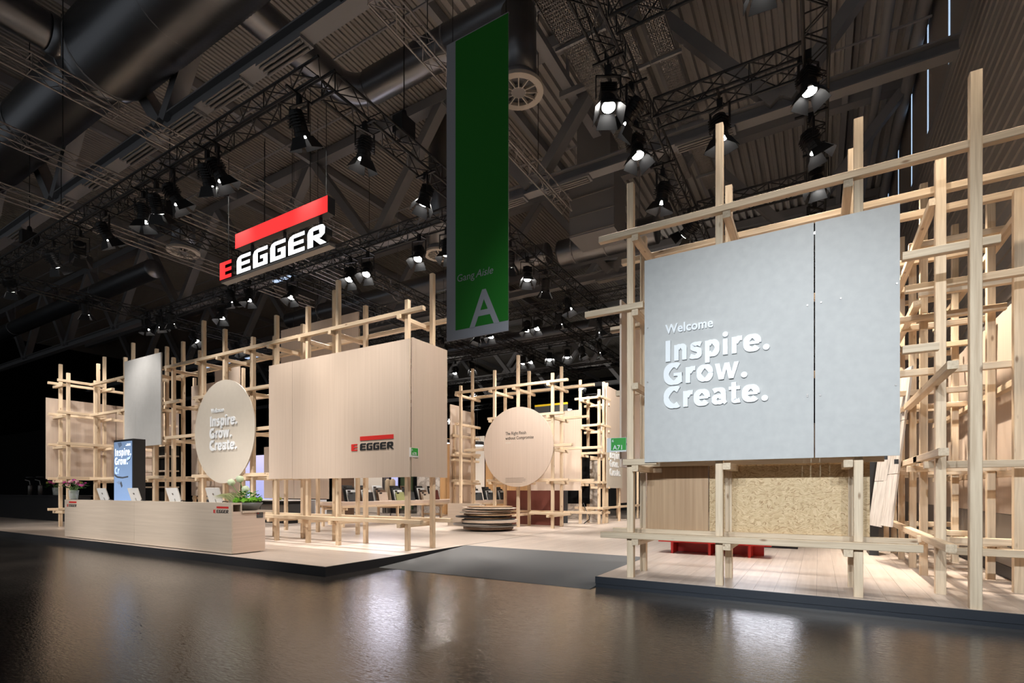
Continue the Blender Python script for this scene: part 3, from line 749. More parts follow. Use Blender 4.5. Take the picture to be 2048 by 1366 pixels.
SL = [((-2.83, 7.76, 7.5), (-2.2, 6.6, 2.0), 'black spotlight highest on the left truss of the right stand', 300, NEUT, 1),
      ((-2.83, 9.3, 7.6), (-1.5, 8.6, 0.2), 'glaring spotlight lower on the left truss of the right stand', 260, NEUT, 1),
      ((-2.83, 10.9, 7.5), (-4.4, 11.6, 0.2), 'black spotlight behind the top rail of the right stand', P_IN, NEUT, 1),
      ((-1.46, 9.6, 7.6), (-1.0, 10.5, 0.2), 'black spotlight behind the tallest post of the grey board', 800, NEUT, 0),
      ((-0.12, 9.6, 7.9), (0.6, 8.9, 0.6), 'brightest spotlight near the right truss at the top', 260, WARM, 0),
      ((-0.03, 13.2, 7.2), (1.2, 12.0, 1.2), 'glaring spotlight between the rails over the grey board', P_IN, AMBER, 1),
      ((-2.83, 8.5, 7.7), (-7.5, 9.1, 2.9), 'added spotlight on the right stand truss turned toward the left stand corner board', 1300, WARM, 1),  # added to light the board facing the ramp
      ((-2.83, 15.5, 7.7), (-7.4, 20.6, 3.4), 'farther added spotlight on the right stand truss turned toward the aisle welcome panel', 3600, WARM, 1),  # added to brighten the panels along the aisle
      ((-2.83, 13.0, 7.7), (-9.3, 16, 3.0), 'added spotlight on the right stand truss turned toward the round wooden sign', 2600, NEUT, 1),  # added to brighten the round sign
      ((-0.03, 10.8, 7.6), (2.4, 11.3, 2.2), 'added spotlight on the upright looking truss turned toward the panel wall', 3200, AMBER, 1),  # added to lift the panel wall
      ((-0.03, 15.0, 7.6), (2.4, 14.2, 2.4), 'rear added spotlight on the upright looking truss turned toward the panel wall', 2600, AMBER, 1),  # another lamp added for the panel wall
      ((-0.03, 12.0, 7.6), (-0.6, 8.6, 1.0), 'spotlight on the upright looking truss turned toward the floor boards', 500, WARM, 1)]
for p, tg, lab, pw, cl, ax_ in SL: lamp(p, tg, lab, pw, cl, ax=ax_)
FR = 'added spotlight on the front truss of the right stand, %s from the left'  # invented lamps, added to light the right stand from out of view
for i, (x, tg) in enumerate(((-0.6, (-0.9, 9.7, 1.2)), (0.5, (0.9, 9.9, 1.6)), (1.9, (1.7, 9.4, 2.4)))):
    lamp((x, 7.3, 7.9), tg, FR % ords[i], P_RIGHT, AMBER if i else WARM)
# added truss and lamps, unseen behind the view, that brighten both stand fronts
truss('lighting_truss', (-25, -5, 6.0), (2.6, -5, 6.0), 'added unseen black truss over the hall aisle before both stands', BM)
ZT = 6.0
AL = 'added unseen spotlight on the hall aisle truss, %s from the right'
for i, (x, tg, cl, k) in enumerate(((2.2, (1.3, 7.7, 2.2), COOL, 1.3), (0.7, (0.3, 8.3, 1.7), COOL, 1.75), (-1.0, (-1.2, 8.3, 1.7), COOL, 1.75), (-2.6, (-1.9, 7.6, 2.9), COOL, 1.2),
        (-8.0, (-9.2, 8.4, 2.6), NEUT, 0.7), (-11.5, (-12.0, 6.3, 0.7), NEUT, 2.3), (-14.5, (-15.2, 6.3, 0.7), NEUT, 2.3), (-18.0, (-18.4, 6.3, 0.9), NEUT, 2.2), (-20.0, (-23.9, 8.9, 2.8), WARM, 4.2))):
    lamp((x, -5, 5.15), tg, AL % ords[i], P_AISLE * k, cl, 36)
ZT = 8.5

# ================================================================= PLATFORMS
P = 0.17
def planks(parent, x0, x1, y0, y1, along, m, w=0.245, L_=2.2):
    g = 0.0012; meshes = {}
    lo, hi, a0, a1 = (y0, y1, x0, x1) if along == 0 else (x0, x1, y0, y1)
    r = 0; c_ = lo
    while c_ < hi - 0.01:
        ce = min(c_ + w, hi); s = a0 - (r * 0.77) % L_
        while s < a1 - 0.01:
            sa, sb = max(s, a0), min(s + L_, a1)
            if sb - sa > 0.05:
                dims = (round(sb - sa, 3), round(ce - c_, 3))
                if dims not in meshes:
                    dx, dy = dims if along == 0 else dims[::-1]
                    me = MB().box((g, g, -0.012), (dx - g, dy - g, 0)).mesh('plank'); me.materials.append(m); meshes[dims] = me
                o = bpy.data.objects.new('plank', meshes[dims]); C.objects.link(o); o.parent = parent
                o.location = Vector((sa, c_, P) if along == 0 else (c_, sa, P)) - parent.location
            s += L_
        c_ = ce; r += 1
t = thing('exhibition_platform', (-16, 9, 0), 'raised pale plank platform of the left stand with a black front edge', 'platform')
part('base', MB().box((-40, 6.12, 0), (-7.4, 34, 0.157)), M['black'], t)
part('front_edge', MB().box((-40, 6.10, 0), (-7.375, 6.12, 0.168)), M['black'], t, label='black front edge strip')
part('side_edge', MB().box((-7.4, 6.12, 0), (-7.375, 34, 0.168)), M['black'], t, label='black side edge strip')
planks(t, -25.0, -7.4, 6.12, 11.75, 0, M['plank_x'], 0.245, 2.2)
part('deck', MB().box((-25.0, 11.75, 0.158), (-7.4, 34, P)), M['plank_x'], t)
part('dark_deck', MB().box((-40, 7.9, 0.1575), (-25.0, 34, 0.166)).box((-40, 6.12, 0.1575), (-25.0, 7.9, 0.169)), M['plank_x'], t)
t = thing('exhibition_platform', (-1, 10, 0), 'raised pale plank platform of the right stand with a blue-black front edge', 'platform')
part('base', MB().box((-2.96, 7.6, 0), (2.45, 34, 0.157)).box((-7.37, 10.25, 0), (-2.96, 34, 0.157)), M['navy_black'], t)
part('front_edge', MB().box((-2.98, 7.575, 0.06), (2.6, 7.6, 0.168)).box((-2.98, 7.595, 0), (2.6, 7.6, 0.06)), M['navy_black'], t, label='blue-black front edge strip')
part('side_edge', MB().box((-2.98, 7.6, 0), (-2.96, 10.25, 0.168)), M['navy_black'], t)
planks(t, -2.96, 2.45, 7.6, 14.0, 1, M['plank_y'])
planks(t, -7.365, -2.96, 10.25, 16.85, 1, M['plank_y'])
part('deck', MB().box((-2.96, 14.0, 0.158), (2.45, 34, P)).box((-7.365, 16.85, 0.158), (-2.96, 34, P)), M['plank_y'], t)
o = part('carpet_ramp', MB().face_block([(-7.36, 7.36, 0.004), (-2.985, 7.36, 0.004), (-2.985, 10.25, P + 0.002), (-7.36, 10.25, P + 0.002), (-7.36, 7.36, 0), (-2.985, 7.36, 0), (-2.985, 10.25, 0), (-7.36, 10.25, 0)],
    [(0, 1, 2, 3), (7, 6, 5, 4), (0, 4, 5, 1), (1, 5, 6, 2), (2, 6, 7, 3), (3, 7, 4, 0)]), M['carpet'])
tag(o, 'grey carpeted ramp rising from the hall floor between the two platforms', 'ramp')

# ================================================================= TIMBER FRAMES
LV = (0.815, 1.93, 3.17, 4.28, 5.41)
def post(parent, x, y, top, z0=P, s=0.05):
    part('post', MB().cham((x - s, y - s, z0), (x + s, y + s, top), 2), M['timber'][2], parent)
def beam(parent, ax, a, b, other, z, s=0.05, h=0.046, name='beam'):
    """ax 0: along X at Y=other; ax 1: along Y at X=other"""
    lo = (a, other - s, z - h) if ax == 0 else (other - s, a, z - h)
    hi = (b, other + s, z + h) if ax == 0 else (other + s, b, z + h)
    part(name, MB().cham(lo, hi, ax), M['timber'][ax], parent)

# left front frame
FA = thing('timber_frame', (-14, 8.9, P), 'long pale timber post and beam frame along the front of the left stand', 'timber frame')
fx = [(-7.82, 5.71), (-10.04, 6.60), (-11.15, 6.16), (-12.42, 6.16), (-13.45, 5.74), (-14.80, 6.17), (-15.90, 6.60), (-17.62, 5.72), (-18.75, 5.72), (-20.8, 6.14)]
for x, z in fx: post(FA, x, 8.69, z)
bx = [(-7.70, 6.52), (-9.86, 6.17), (-11.0, 6.78), (-12.28, 6.1), (-13.52, 5.95), (-14.6, 5.9), (-15.95, 5.95), (-17.42, 6.08), (-18.45, 6.52), (-19.5, 6.50), (-20.2, 6.52), (-21.9, 6.98)]
for x, z in bx: post(FA, x, 9.40, z)
for a, b, l in ((-23.2, -7.27, 4), (-23.2, -19.6, 3), (-19.2, -17.0, 3), (-16.25, -12.2, 3), (-20.6, -14.2, 2), (-13.3, -11.9, 2), (-19.2, -17.9, 1), (-16.3, -14.8, 1), (-13.7, -12.45, 1), (-23.2, -20.4, 1), (-13.4, -7.33, 0), (-23.2, -13.5, 0)):
    beam(FA, 0, a, b, 8.59, LV[l])
for a, b, l in ((-22.2, -7.0, 4), (-21.5, -12.2, 3), (-22, -12.2, 2), (-22, -12, 1), (-14.2, -7.22, 0), (-22, -14.4, 0)):
    beam(FA, 0, a, b, 9.50, LV[l])
for x, z in fx:
    for l in (4, 3, 2, 1, 0):
        if l in (2, 3) and x > -12.9: continue
        if l == 1 and -12.3 < x: continue
        beam(FA, 1, 8.50, 9.62 if l != 4 else 9.56, x - 0.101, LV[l] - 0.094, name='cross_beam')

# wing at the far left end
FW = thing('timber_frame', (-23.7, 8.6, P), 'timber frame wing at the far left end, turned toward the aisle', 'timber frame')
for x, y, z in ((-24.15, 8.0, 6.17), (-23.36, 7.96, 5.75), (-23.36, 8.78, 5.62), (-23.58, 8.95, 6.32), (-24.15, 9.37, 6.75), (-24.15, 11.4, 6.3), (-23.36, 11.2, 6.2)): post(FW, x, y, z)
for l in range(5):
    beam(FW, 1, 7.62, 9.0 if l > 2 else 9.3, -23.25, LV[l] + 0.02); beam(FW, 1, 7.60, 12.0, -24.04, LV[l])
    beam(FW, 0, -24.28, -23.42, 7.86, LV[l] - 0.10, name='cross_beam'); beam(FW, 0, -24.3, -22.8, 9.12, LV[l] - 0.10, name='cross_beam')
for i, (ya, yb) in enumerate(((7.63, 9.81), (9.83, 12.2))):
    o = part('wall_panel', MB().box((-24.34, ya, 1.92), (-24.30, yb, 4.90)), M['panel'])
    tag(o, ('pale wood veneer panel at the far left edge of the stand, nearest half', 'pale wood veneer panel at the far left, rear half behind the display column')[i], 'wall panel', 'veneer panels of the far left wing')

# ---- panels of the left stand
t = thing('wall_panel', (-10, 8.46, 1.8), 'long pale wood veneer board with the red and black logo', 'wall panel')
part('narrow_board', MB().box((-12.42, 8.46, 1.80), (-11.475, 8.50, 4.77)), M['panel'], t)
part('wide_board', MB().box((-11.468, 8.46, 1.79), (-7.56, 8.50, 4.77)), M['panel'], t)
logo(t, -9.33, -8.02, 2.42, 2.735, 8.46, 0.012, M['red'], M['ink'])
o = part('wall_panel', MB().box((-7.56, 8.515, 1.80), (-7.52, 9.72, 4.80)), M['panel']); tag(o, 'pale wood veneer board round the corner facing the carpet ramp', 'wall panel')
t = thing('hall_number_sign', (-7.50, 8.55, 2.3), 'small square green and white stand number sign on the corner of the logo board', 'sign')
part('plate', MB().box((-7.515, 8.40, 2.22), (-7.50, 8.68, 2.42)), M['monitor'], t)
part('green_field', MB().box((-7.50, 8.45, 2.255), (-7.496, 8.66, 2.415)), M['green_sign'], t, label='green field')
letters(t, 'A70', (-7.496, 8.47, 2.26), 0.095, M['white'], 0.003, 0.01, '+X', 0.9, joined=True); letters(t, '6', (-7.496, 8.455, 2.35), 0.07, M['white'], 0.003, 0.0, '+X', joined=True)
t = thing('wall_panel', (-19.1, 8.46, 2.94), 'upright off-white board hung on the timber frame above the display column', 'wall panel')
part('left_board', MB().box((-20.28, 8.44, 2.95), (-19.50, 8.48, 5.87)), M['whitegrey'], t)
part('right_board', MB().box((-19.495, 8.44, 2.95), (-17.88, 8.48, 5.87)), M['whitegrey'], t)
def disc(cx, cy, cz, r, th, n=96):
    mb = MB(); poly = [(cx + r * math.cos(2 * math.pi * k / n), cz + r * math.sin(2 * math.pi * k / n)) for k in range(n)]
    return mb.prism(poly, lambda u, w: (u, cy - th, w), lambda u, w: (u, cy, w))
t = thing('round_sign', (-14.47, 8.44, 1.7), 'round cream board with raised white welcome lettering above the counter', 'sign')
part('board', disc(-14.47, 8.48, 3.165, 1.46, 0.035), M['cream'], t)
yb = 8.445
letters(t, 'Welcome', (-15.06, yb, 3.73), 0.17, M['white'], 0.02, 0.026, squeeze=0.9, track=0.02, joined=True)
for i, (w_, z) in enumerate((('Inspire.', 3.335), ('Grow.', 2.99), ('Create.', 2.645))):
    bold_word(t, w_, (-15.11, yb, z), 0.415, M['white'], 0.03, track=0.012)

# ---- reception counter
t = thing('reception_counter', (-14.5, 6.6, P), 'very long low pale wood reception counter at the front of the left stand', 'counter')
part('front_panel', MB().box((-18.59, 6.25, P + 0.02), (-14.52, 6.28, 1.24)).box((-14.516, 6.25, P + 0.02), (-10.41, 6.28, 1.24)), M['panel_h'], t)
part('ledge', MB().box((-18.59, 6.28, 1.205), (-10.41, 6.47, 1.24)).box((-18.59, 6.44, 1.06), (-10.41, 6.47, 1.205)), M['panel_h'], t)
part('worktop', MB().box((-18.59, 6.47, 1.03), (-10.38, 7.16, 1.068)), M['panel_h'], t)
part('side_panel', MB().box((-10.44, 6.28, P + 0.02), (-10.412, 7.0, 1.06)), M['panel_hy'], t)
part('side_panel', MB().box((-18.59, 6.28, P + 0.02), (-18.56, 7.0, 1.06)), M['panel_hy'], t)
part('plinth', MB().box((-18.5, 6.32, P), (-10.5, 6.95, P + 0.02)), M['black'], t)
part('back_panel', MB().box((-18.5, 6.98, P + 0.02), (-10.44, 7.0, 1.03)), M['panel_h'], t)
logo(t, -11.07, -10.52, 1.025, 1.165, 6.25, 0.004, M['red'], M['ink'])
logo(t, -18.42, -17.80, 1.04, 1.195, 6.25, 0.004, M['red'], M['ink'])
part('notice_plate', MB().box((-10.412, 6.80, 0.91), (-10.405, 6.95, 1.03)), M['charcoal'], t, label='small dark notice plate')
part('notice_dot', MB().box((-10.405, 6.82, 0.995), (-10.403, 6.845, 1.015)), M['red'], t)
part('notice_lettering', MB().box((-10.405, 6.86, 0.998), (-10.403, 6.93, 1.008)).box((-10.405, 6.82, 0.965), (-10.403, 6.93, 0.970)).box((-10.405, 6.82, 0.945), (-10.403, 6.93, 0.950)), M['ink_soft'], t)

def monitor(x, lab):
    t = thing('monitor', (x, 6.85, 1.07), lab, 'monitor', 'white monitors on the counter')
    part('stand_foot', MB().box((x - 0.13, 6.76, 1.07), (x + 0.13, 6.94, 1.08)), M['monitor'], t)
    part('stand_neck', MB().bar((x, 6.84, 1.08), (x, 6.78, 1.3), 0.06, 0.015), M['monitor'], t)
    a = Vector((0, 0.10, -0.34)); b0 = Vector((x, 6.72, 1.56))
    hw = 0.27; n = Vector((0, -0.022, -0.006))
    vs = []
    for off in (Vector((0, 0, 0)), -n):
        for s_, e in ((-hw, 0), (hw, 0), (hw, 1), (-hw, 1)): vs.append(b0 + a * e + Vector((s_, 0, 0)) + off)
    part('shell', MB().face_block(vs, [(0, 1, 2, 3), (7, 6, 5, 4), (0, 4, 5, 1), (1, 5, 6, 2), (2, 6, 7, 3), (3, 7, 4, 0)]), M['monitor'], t)
    part('emblem', MB().tube(b0 + a * 0.42 + n * 0.3, b0 + a * 0.42 + n * 1.1 - n * 0.6, 0.026, 14), M['grey_metal'], t, label='round grey emblem')
    part('cable', MB().tube((x + 0.3, 6.8, 1.24), (x + 0.38, 6.78, 1.255), 0.012, 6).tube((x + 0.38, 6.78, 1.255), (x + 0.5, 6.8, 1.24), 0.012, 6), M['black'], t)
for x, lab in ((-17.55, 'white monitor seen from behind, nearest the flower vase'), (-15.72, 'white monitor in front of the blue display column'), (-13.75, 'white monitor left of the round cream board'), (-11.98, 'white monitor under the round cream board, by the planter')): monitor(x, lab)

def bouquet(x, y, z, lab, dark=False, s=1.0):
    t = thing('flower_vase', (x, y, z), lab, 'flowers')
    part('vase', MB().lathe([(0.085 * s, 0), (0.10 * s, 0.02), (0.125 * s, 0.27 * s), (0.118 * s, 0.27 * s), (0.09 * s, 0.03)], (x, y, z), 18), M['glass'], t, True)
    st = MB()
    for k in range(9): a = k * 0.7; st.tube((x - 0.05 * math.cos(a), y - 0.05 * math.sin(a), z + 0.04), (x + 0.12 * math.cos(a), y + 0.12 * math.sin(a), z + 0.36 * s), 0.008, 5)
    part('stems', st, M['stem'], t)
    fo = MB()
    for k in range(90):
        a = random.uniform(0, 6.28); r = random.uniform(0.04, 0.33) * s; zz = z + (0.30 + random.uniform(0, 0.15) + 0.09 * (1 - r / 0.3)) * s
        c_ = Vector((x + r * math.cos(a), y + r * math.sin(a), zz)); d = Vector((math.cos(a), math.sin(a), random.uniform(-0.5, 0.6))) * 0.09 * s; e = Vector((-math.sin(a), math.cos(a), 0.2)) * 0.03 * s
        fo.face_block([c_, c_ + d * 0.5 + e, c_ + d, c_ + d * 0.5 - e], [(0, 1, 2, 3)])
    part('leaves', fo, M['leaf'], t, stuff=True)
    for k in range(40):
        a = random.uniform(0, 6.28); r = random.uniform(0.0, 0.29) * s; zz = z + (0.42 + 0.10 * (1 - r / (0.3 * s)) + random.uniform(-0.02, 0.05)) * s
        part('blossom', MB().blob((x + r * math.cos(a), y + r * math.sin(a), zz), random.uniform(0.035, 0.062) * s, 7, 0.25, 0.7), M[random.choice(['pink', 'rose', 'violet', 'rose', 'pink', 'fruit'])], t)
bouquet(-18.33, 6.37, 1.24, 'glass vase with a pink and violet flower bouquet on the counter end')

t = thing('planter_bowl', (-10.72, 6.80, 1.07), 'dark grey bowl planted with moss and pale globe flowers on the counter corner', 'plant')
cx, cy, cz = -10.72, 6.80, 1.07
part('bowl', MB().lathe([(0.17, 0), (0.20, 0.01), (0.30, 0.17), (0.285, 0.17), (0.2, 0.05)], (cx, cy, cz), 28), M['bowl'], t, True)
ms = MB()
for k in range(40):
    a = random.uniform(0, 6.28); r = 0.26 * math.sqrt(random.random()); ms.blob((cx + r * math.cos(a), cy + r * math.sin(a), cz + 0.20 + 0.04 * random.random()), random.uniform(0.04, 0.07), 6, 0.3, 0.7)
part('moss', ms, M['moss'], t, stuff=True)
lf = MB()
for k in range(60):
    a = random.uniform(0, 6.28); r = random.uniform(0.1, 0.3); c_ = Vector((cx + r * math.cos(a), cy + r * math.sin(a), cz + 0.24 + random.random() * 0.16))
    d = Vector((math.cos(a) * 0.07, math.sin(a) * 0.07, 0.04)); e = Vector((-math.sin(a), math.cos(a), 0)) * 0.03
    lf.face_block([c_, c_ + d * 0.5 + e, c_ + d, c_ + d * 0.5 - e], [(0, 1, 2, 3)])
part('leaves', lf, M['leaf'], t, stuff=True)
gr = MB()
for k in range(110):
    b = Vector((cx - 0.1 + random.uniform(-0.12, 0.1), cy - 0.2 + random.uniform(-0.06, 0.14), cz + 0.19)); L_ = random.uniform(0.3, 0.85)
    q = b + Vector((-L_, random.uniform(-0.12, 0.12), 0.05 + 0.22 * random.random() * (0.9 - L_ * 0.6)))
    mid = (b + q) / 2 + Vector((0, 0, 0.08)); e = Vector((0, 0.004, 0.005))
    gr.face_block([b - e, b + e, mid + e, mid - e, q], [(0, 1, 2, 3), (3, 2, 4)])
part('grass_tuft', gr, M['grass'], t, stuff=True)
for (dx, dz, bx_) in ((-0.42, 0.57, -0.05), (-0.10, 0.64, 0.02), (0.10, 0.42, 0.06)):
    f = part('flower_stem', MB().tube((cx + bx_, cy - 0.05, cz + 0.2), (cx + dx, cy - 0.12, cz + dz), 0.008, 6), M['stem'], t)
    part('flower_head', MB().blob((cx + dx, cy - 0.12, cz + dz + 0.04), 0.085, 12, 0.08, 0.9), M['allium'], f, True)

# ---- display column behind the counter
t = thing('display_column', (-17.6, 7.45, P), 'tall black display column with a lit blue picture behind the counter', 'screen')
part('cabinet', MB().box((-18.2, 7.30, P), (-17.02, 7.62, 3.0)), M['black'], t)
part('screen', MB().box((-18.15, 7.285, 0.5), (-17.08, 7.30, 2.94)), M['display'], t, label='lit blue screen')
for i, (w_, z) in enumerate((('Inspire.', 2.525), ('Grow.', 2.265))):
    bold_word(t, w_, (-18.10, 7.285, z), 0.305, M['screen_text'], 0.002, track=0.02, joined=True, name='screen_word')
bold_word(t, 'Cr', (-18.10, 7.285, 1.99), 0.30, plain('fading_letter', (0.45, 0.6, 0.85), 0.5, emit=0.9), 0.002, joined=True, name='screen_word')
dk = plain('screen_shadow_shape', (0.06, 0.07, 0.09), 0.5, emit=0.5); md = plain('screen_mid_shape', (0.16, 0.22, 0.33), 0.5, emit=0.8); lt = plain('screen_pale_shape', (0.40, 0.55, 0.80), 0.5, emit=1.0)
def flat(pts, m, nm='picture_shape'):
    part(nm, MB().prism([(-18.15 + u * 1.07, 2.94 - w * 1.36) for u, w in pts], lambda u, w: (u, 7.281, w), lambda u, w: (u, 7.285, w)), m, t)
flat([(0.14, 0.02), (0.42, 0.01), (0.5, 0.09), (0.32, 0.17)], md); flat([(0.22, 0.02), (0.42, 0.01), (0.48, 0.08), (0.3, 0.13)], dk)
flat([(0.03, 0.69), (0.2, 0.745), (0.5, 0.765), (0.82, 0.745), (0.82, 0.78), (0.5, 0.80), (0.2, 0.785), (0.03, 0.74)], dk)
flat([(0.75, 0.36), (0.9, 0.34), (0.99, 0.28), (0.99, 0.3), (0.92, 0.38), (0.78, 0.42)], lt); flat([(0.78, 0.42), (0.92, 0.38), (0.99, 0.29), (0.99, 0.315), (0.93, 0.40), (0.8, 0.435)], dk)
flat([(0.35, 0.9), (0.43, 0.86), (0.5, 0.96), (0.44, 1.0)], dk); flat([(0.14, 0.88), (0.3, 0.85), (0.42, 0.87), (0.3, 0.93)], md)
part('screen_mark', MB().box((-17.36, 7.282, 2.845), (-17.13, 7.285, 2.865)).box((-17.42, 7.282, 2.805), (-17.13, 7.285, 2.83)), M['screen_text'], t)

# ---- light box sign hung from the front truss
t = thing('light_box_sign', (-9, 6.15, 6.3), 'hanging light box sign with a red bar and glowing white capitals', 'sign')
def gsign():
    x0, x1, y, dep = -10.57, -7.32, 6.10, 0.16
    f = lambda d: (lambda u, w: (u, y + d, w))
    part('bar_face', MB().box((-10.03, y - 0.005, 6.33), (x1, y, 6.615)), M['red_glow'], t, label='glowing red bar')
    part('bar_case', MB().box((-10.03, y, 6.33), (x1, y + dep, 6.615)), M['black'], t)
    lh, z0 = 0.345, 5.81
    part('base_rail', MB().box((x0, y + 0.02, z0 - 0.05), (x1 + 0.02, y + dep, z0 - 0.003)), M['grey_metal'], t)
    E_ = [(0, 0), (1, 0), (1, .2), (.32, .2), (.32, .41), (.94, .41), (.94, .6), (.32, .6), (.32, .81), (1, .81), (1, 1), (.3, 1), (.1, .93), (0, .75)]
    E2 = [(0, 0), (1, 0), (1, .2), (.46, .2), (.46, .4), (1, .4), (1, .6), (.46, .6), (.46, .8), (1, .8), (1, 1), (0, 1)]
    G_ = [(0, 0), (1, 0), (1, .58), (.5, .58), (.5, .41), (.72, .41), (.72, .2), (.32, .2), (.32, .81), (1, .81), (1, 1), (.3, 1), (.1, .93), (0, .75)]
    R_ = [[(0, 0), (.32, 0), (.32, 1), (.3, 1), (.1, .93), (0, .75)], [(.32, .8), (.68, .8), (.72, .55), (1, .5), (1.02, .82), (.92, .96), (.78, 1), (.32, 1)],
          [(.32, .36), (.8, .36), (1, .5), (.72, .56), (.32, .56)], [(.36, .36), (.66, .36), (1.1, 0), (.74, 0)]]
    st = (x1 + 9.98) / 4.98
    for i, (g, xa, w, m) in enumerate([([E2], x0, 0.40, M['red_glow'])] + [(gg, -9.98 + k * st, st * 0.84, M['white_glow']) for k, gg in enumerate(([E_], [G_], [G_], [E_], R_))]):
        fc, cs = MB(), MB()
        for p in g:
            pl = [(xa + a * w, z0 + b * lh) for a, b in p]
            fc.prism(pl, f(-0.004), f(0)); cs.prism(pl, f(0.0), f(dep))
        c_ = part('letter_case', cs, M['black'], t); part('letter_face', fc, m, c_, label='glowing letter face')
    for x in (-9.6, -8.6, -7.6): part('bracket', MB().box((x, y + 0.05, z0 + lh), (x + 0.03, y + 0.1, 6.33)), M['black'], t)
    for x in (-10.4, -9.2, -7.45): part('wire', MB().tube((x, y + 0.08, 6.615 if x > -10 else z0 + lh), (x, y + 0.08, 8.3), 0.006, 5), M['black'], t)
gsign()

# ---- green aisle banner
t = thing('aisle_banner', (-4.75, 7.0, 4.0), 'tall hanging green and grey banner with the white aisle letter A', 'banner')
part('cloth', MB().box((-5.42, 6.99, 4.03), (-4.20, 7.0, 9.02)), M['grey_cloth'], t)
part('green_field', MB().box((-5.23, 6.985, 4.18), (-4.20, 6.99, 9.02)), M['green'], t, label='dark green field')
part('foot_rod', MB().tube((-5.42, 7.0, 4.03), (-4.20, 7.0, 4.03), 0.014, 8), M['grey_cloth'], t)
part('head_rod', MB().tube((-5.42, 7.0, 9.03), (-4.20, 7.0, 9.03), 0.014, 8), M['grey_cloth'], t)
letters(t, 'Gang', (-5.20, 6.985, 4.98), 0.17, M['grey_cloth'], 0.002, 0.0, joined=True)
letters(t, 'Aisle', (-4.82, 6.985, 4.98), 0.17, M['grey_cloth'], 0.002, 0.0, shear=0.25, joined=True)
letters(t, 'A', (-4.93, 6.985, 4.18), 0.83, M['grey_cloth'], 0.002, 0.012, joined=True)
for x in (-5.3, -4.25): part('wire', MB().tube((x, 7.0, 9.03), (x, 7.0, 15.4), 0.006, 5), M['black'], t)

# ================================================================= RIGHT STAND FRONT
FR_ = thing('timber_frame', (-0.9, 8.1, P), 'tall timber post and beam frame carrying the grey welcome board', 'timber frame')
for x, z in ((-2.48, 6.21), (-1.20, 6.66), (0.43, 6.14)): post(FR_, x, 7.79, z)
for x, z in ((-2.50, 5.71), (-1.18, 6.16), (0.40, 6.19)): post(FR_, x, 8.53, z)
for a, b, l in ((-2.95, 2.55, 4), (-3.18, -2.25, 3), (0.86, 1.73, 3), (-2.56, -2.05, 1), (-2.92, 1.055, 0), (0.86, 1.2, 2)): beam(FR_, 0, a, b, 7.69, LV[l])
for a, b, l in ((-2.9, 2.5, 4), (-3.1, 0.9, 3), (-3.0, 0.8, 2), (-2.6, 0.75, 1), (-2.98, 1.1, 0)): beam(FR_, 0, a, b, 8.43 if l in (0, 1) else 8.63, LV[l] + (0.0 if l else 0.015))
for x in (-2.38, -1.09, 0.32):
    for l in range(5): beam(FR_, 1, 7.66, 8.72, x, LV[l] - 0.094, name='cross_beam')
t = thing('welcome_board', (-0.7, 7.6, 1.9), 'large pale grey welcome board with raised white lettering', 'sign')
part('left_board', MB().box((-2.215, 7.60, 1.915), (-0.05, 7.64, 4.90)), M['lightgrey'], t)
part('right_board', MB().box((-0.035, 7.60, 1.915), (0.83, 7.64, 4.90)), M['lightgrey'], t)
for x, z in ((-2.17, 3.9), (-2.17, 3.1), (-0.12, 3.86), (0.03, 3.87), (0.24, 3.88), (-0.12, 2.7), (0.02, 2.7), (0.79, 2.75), (0.80, 3.95), (-0.12, 2.72)):
    part('screw', MB().tube((x, 7.60, z), (x, 7.585, z - 0.002), 0.010, 8), M['silver'], t)
letters(t, 'Welcome', (-1.90, 7.60, 3.765), 0.18, M['white'], 0.03, 0.026, squeeze=0.88, track=0.02)
for w_, z in (('Inspire.', 3.355), ('Grow.', 3.02), ('Create.', 2.685)):
    bold_word(t, w_, (-1.925, 7.60, z), 0.43, M['white'], 0.04, track=0.012)
o = part('strand_board', MB().box((-1.46, 8.50, 0.87), (0.60, 8.525, 1.89)), M['osb']); tag(o, 'wide strand board sheet under the grey welcome board', 'wall panel')
o = part('oak_sheet', MB().box((-2.43, 8.48, 0.87), (-1.47, 8.50, 1.89)), M['oak']); tag(o, 'brown oak veneer sheet left of the strand board', 'wall panel')
t = thing('hall_number_sign', (-2.7, 7.78, 2.2), 'small green stand number sign fixed beside the left post of the grey board', 'sign')
part('plate', MB().box((-2.86, 7.765, 2.10), (-2.545, 7.78, 2.32)), M['monitor'], t)
part('green_field', MB().box((-2.79, 7.760, 2.125), (-2.55, 7.765, 2.315)), M['green_sign'], t, label='green field')
letters(t, '6', (-2.775, 7.76, 2.255), 0.06, M['white'], 0.003, 0.0, joined=True); letters(t, 'A71', (-2.76, 7.76, 2.135), 0.10, M['white'], 0.003, 0.006, joined=True)
part('clip', MB().box((-2.56, 7.77, 2.2), (-2.52, 7.79, 2.23)), M['black'], t)
for i, (xa, ya, yb, za, zb, lab) in enumerate(((-2.78, 8.14, 9.6, 1.88, 4.6, 'dull wood panel behind the left posts of the grey board'),)):
    o = part('wall_panel', MB().box((xa, ya, za), (xa + 0.03, yb, zb)), M['panel']); tag(o, lab, 'wall panel')
t = thing('light_wall', (-0.9, 13.4, P), 'white lit display wall deep in the right stand behind the grey board', 'screen')
part('frame', MB().box((-2.15, 13.4, P), (-0.40, 13.5, 2.45)), M['black'], t)
for k in range(2): part('lit_panel', MB().box((-2.08 + 0.81 * k, 13.38, 1.25), (-1.28 + 0.81 * k, 13.40, 2.4)), M['cool_lit'], t, label='glowing white panel')
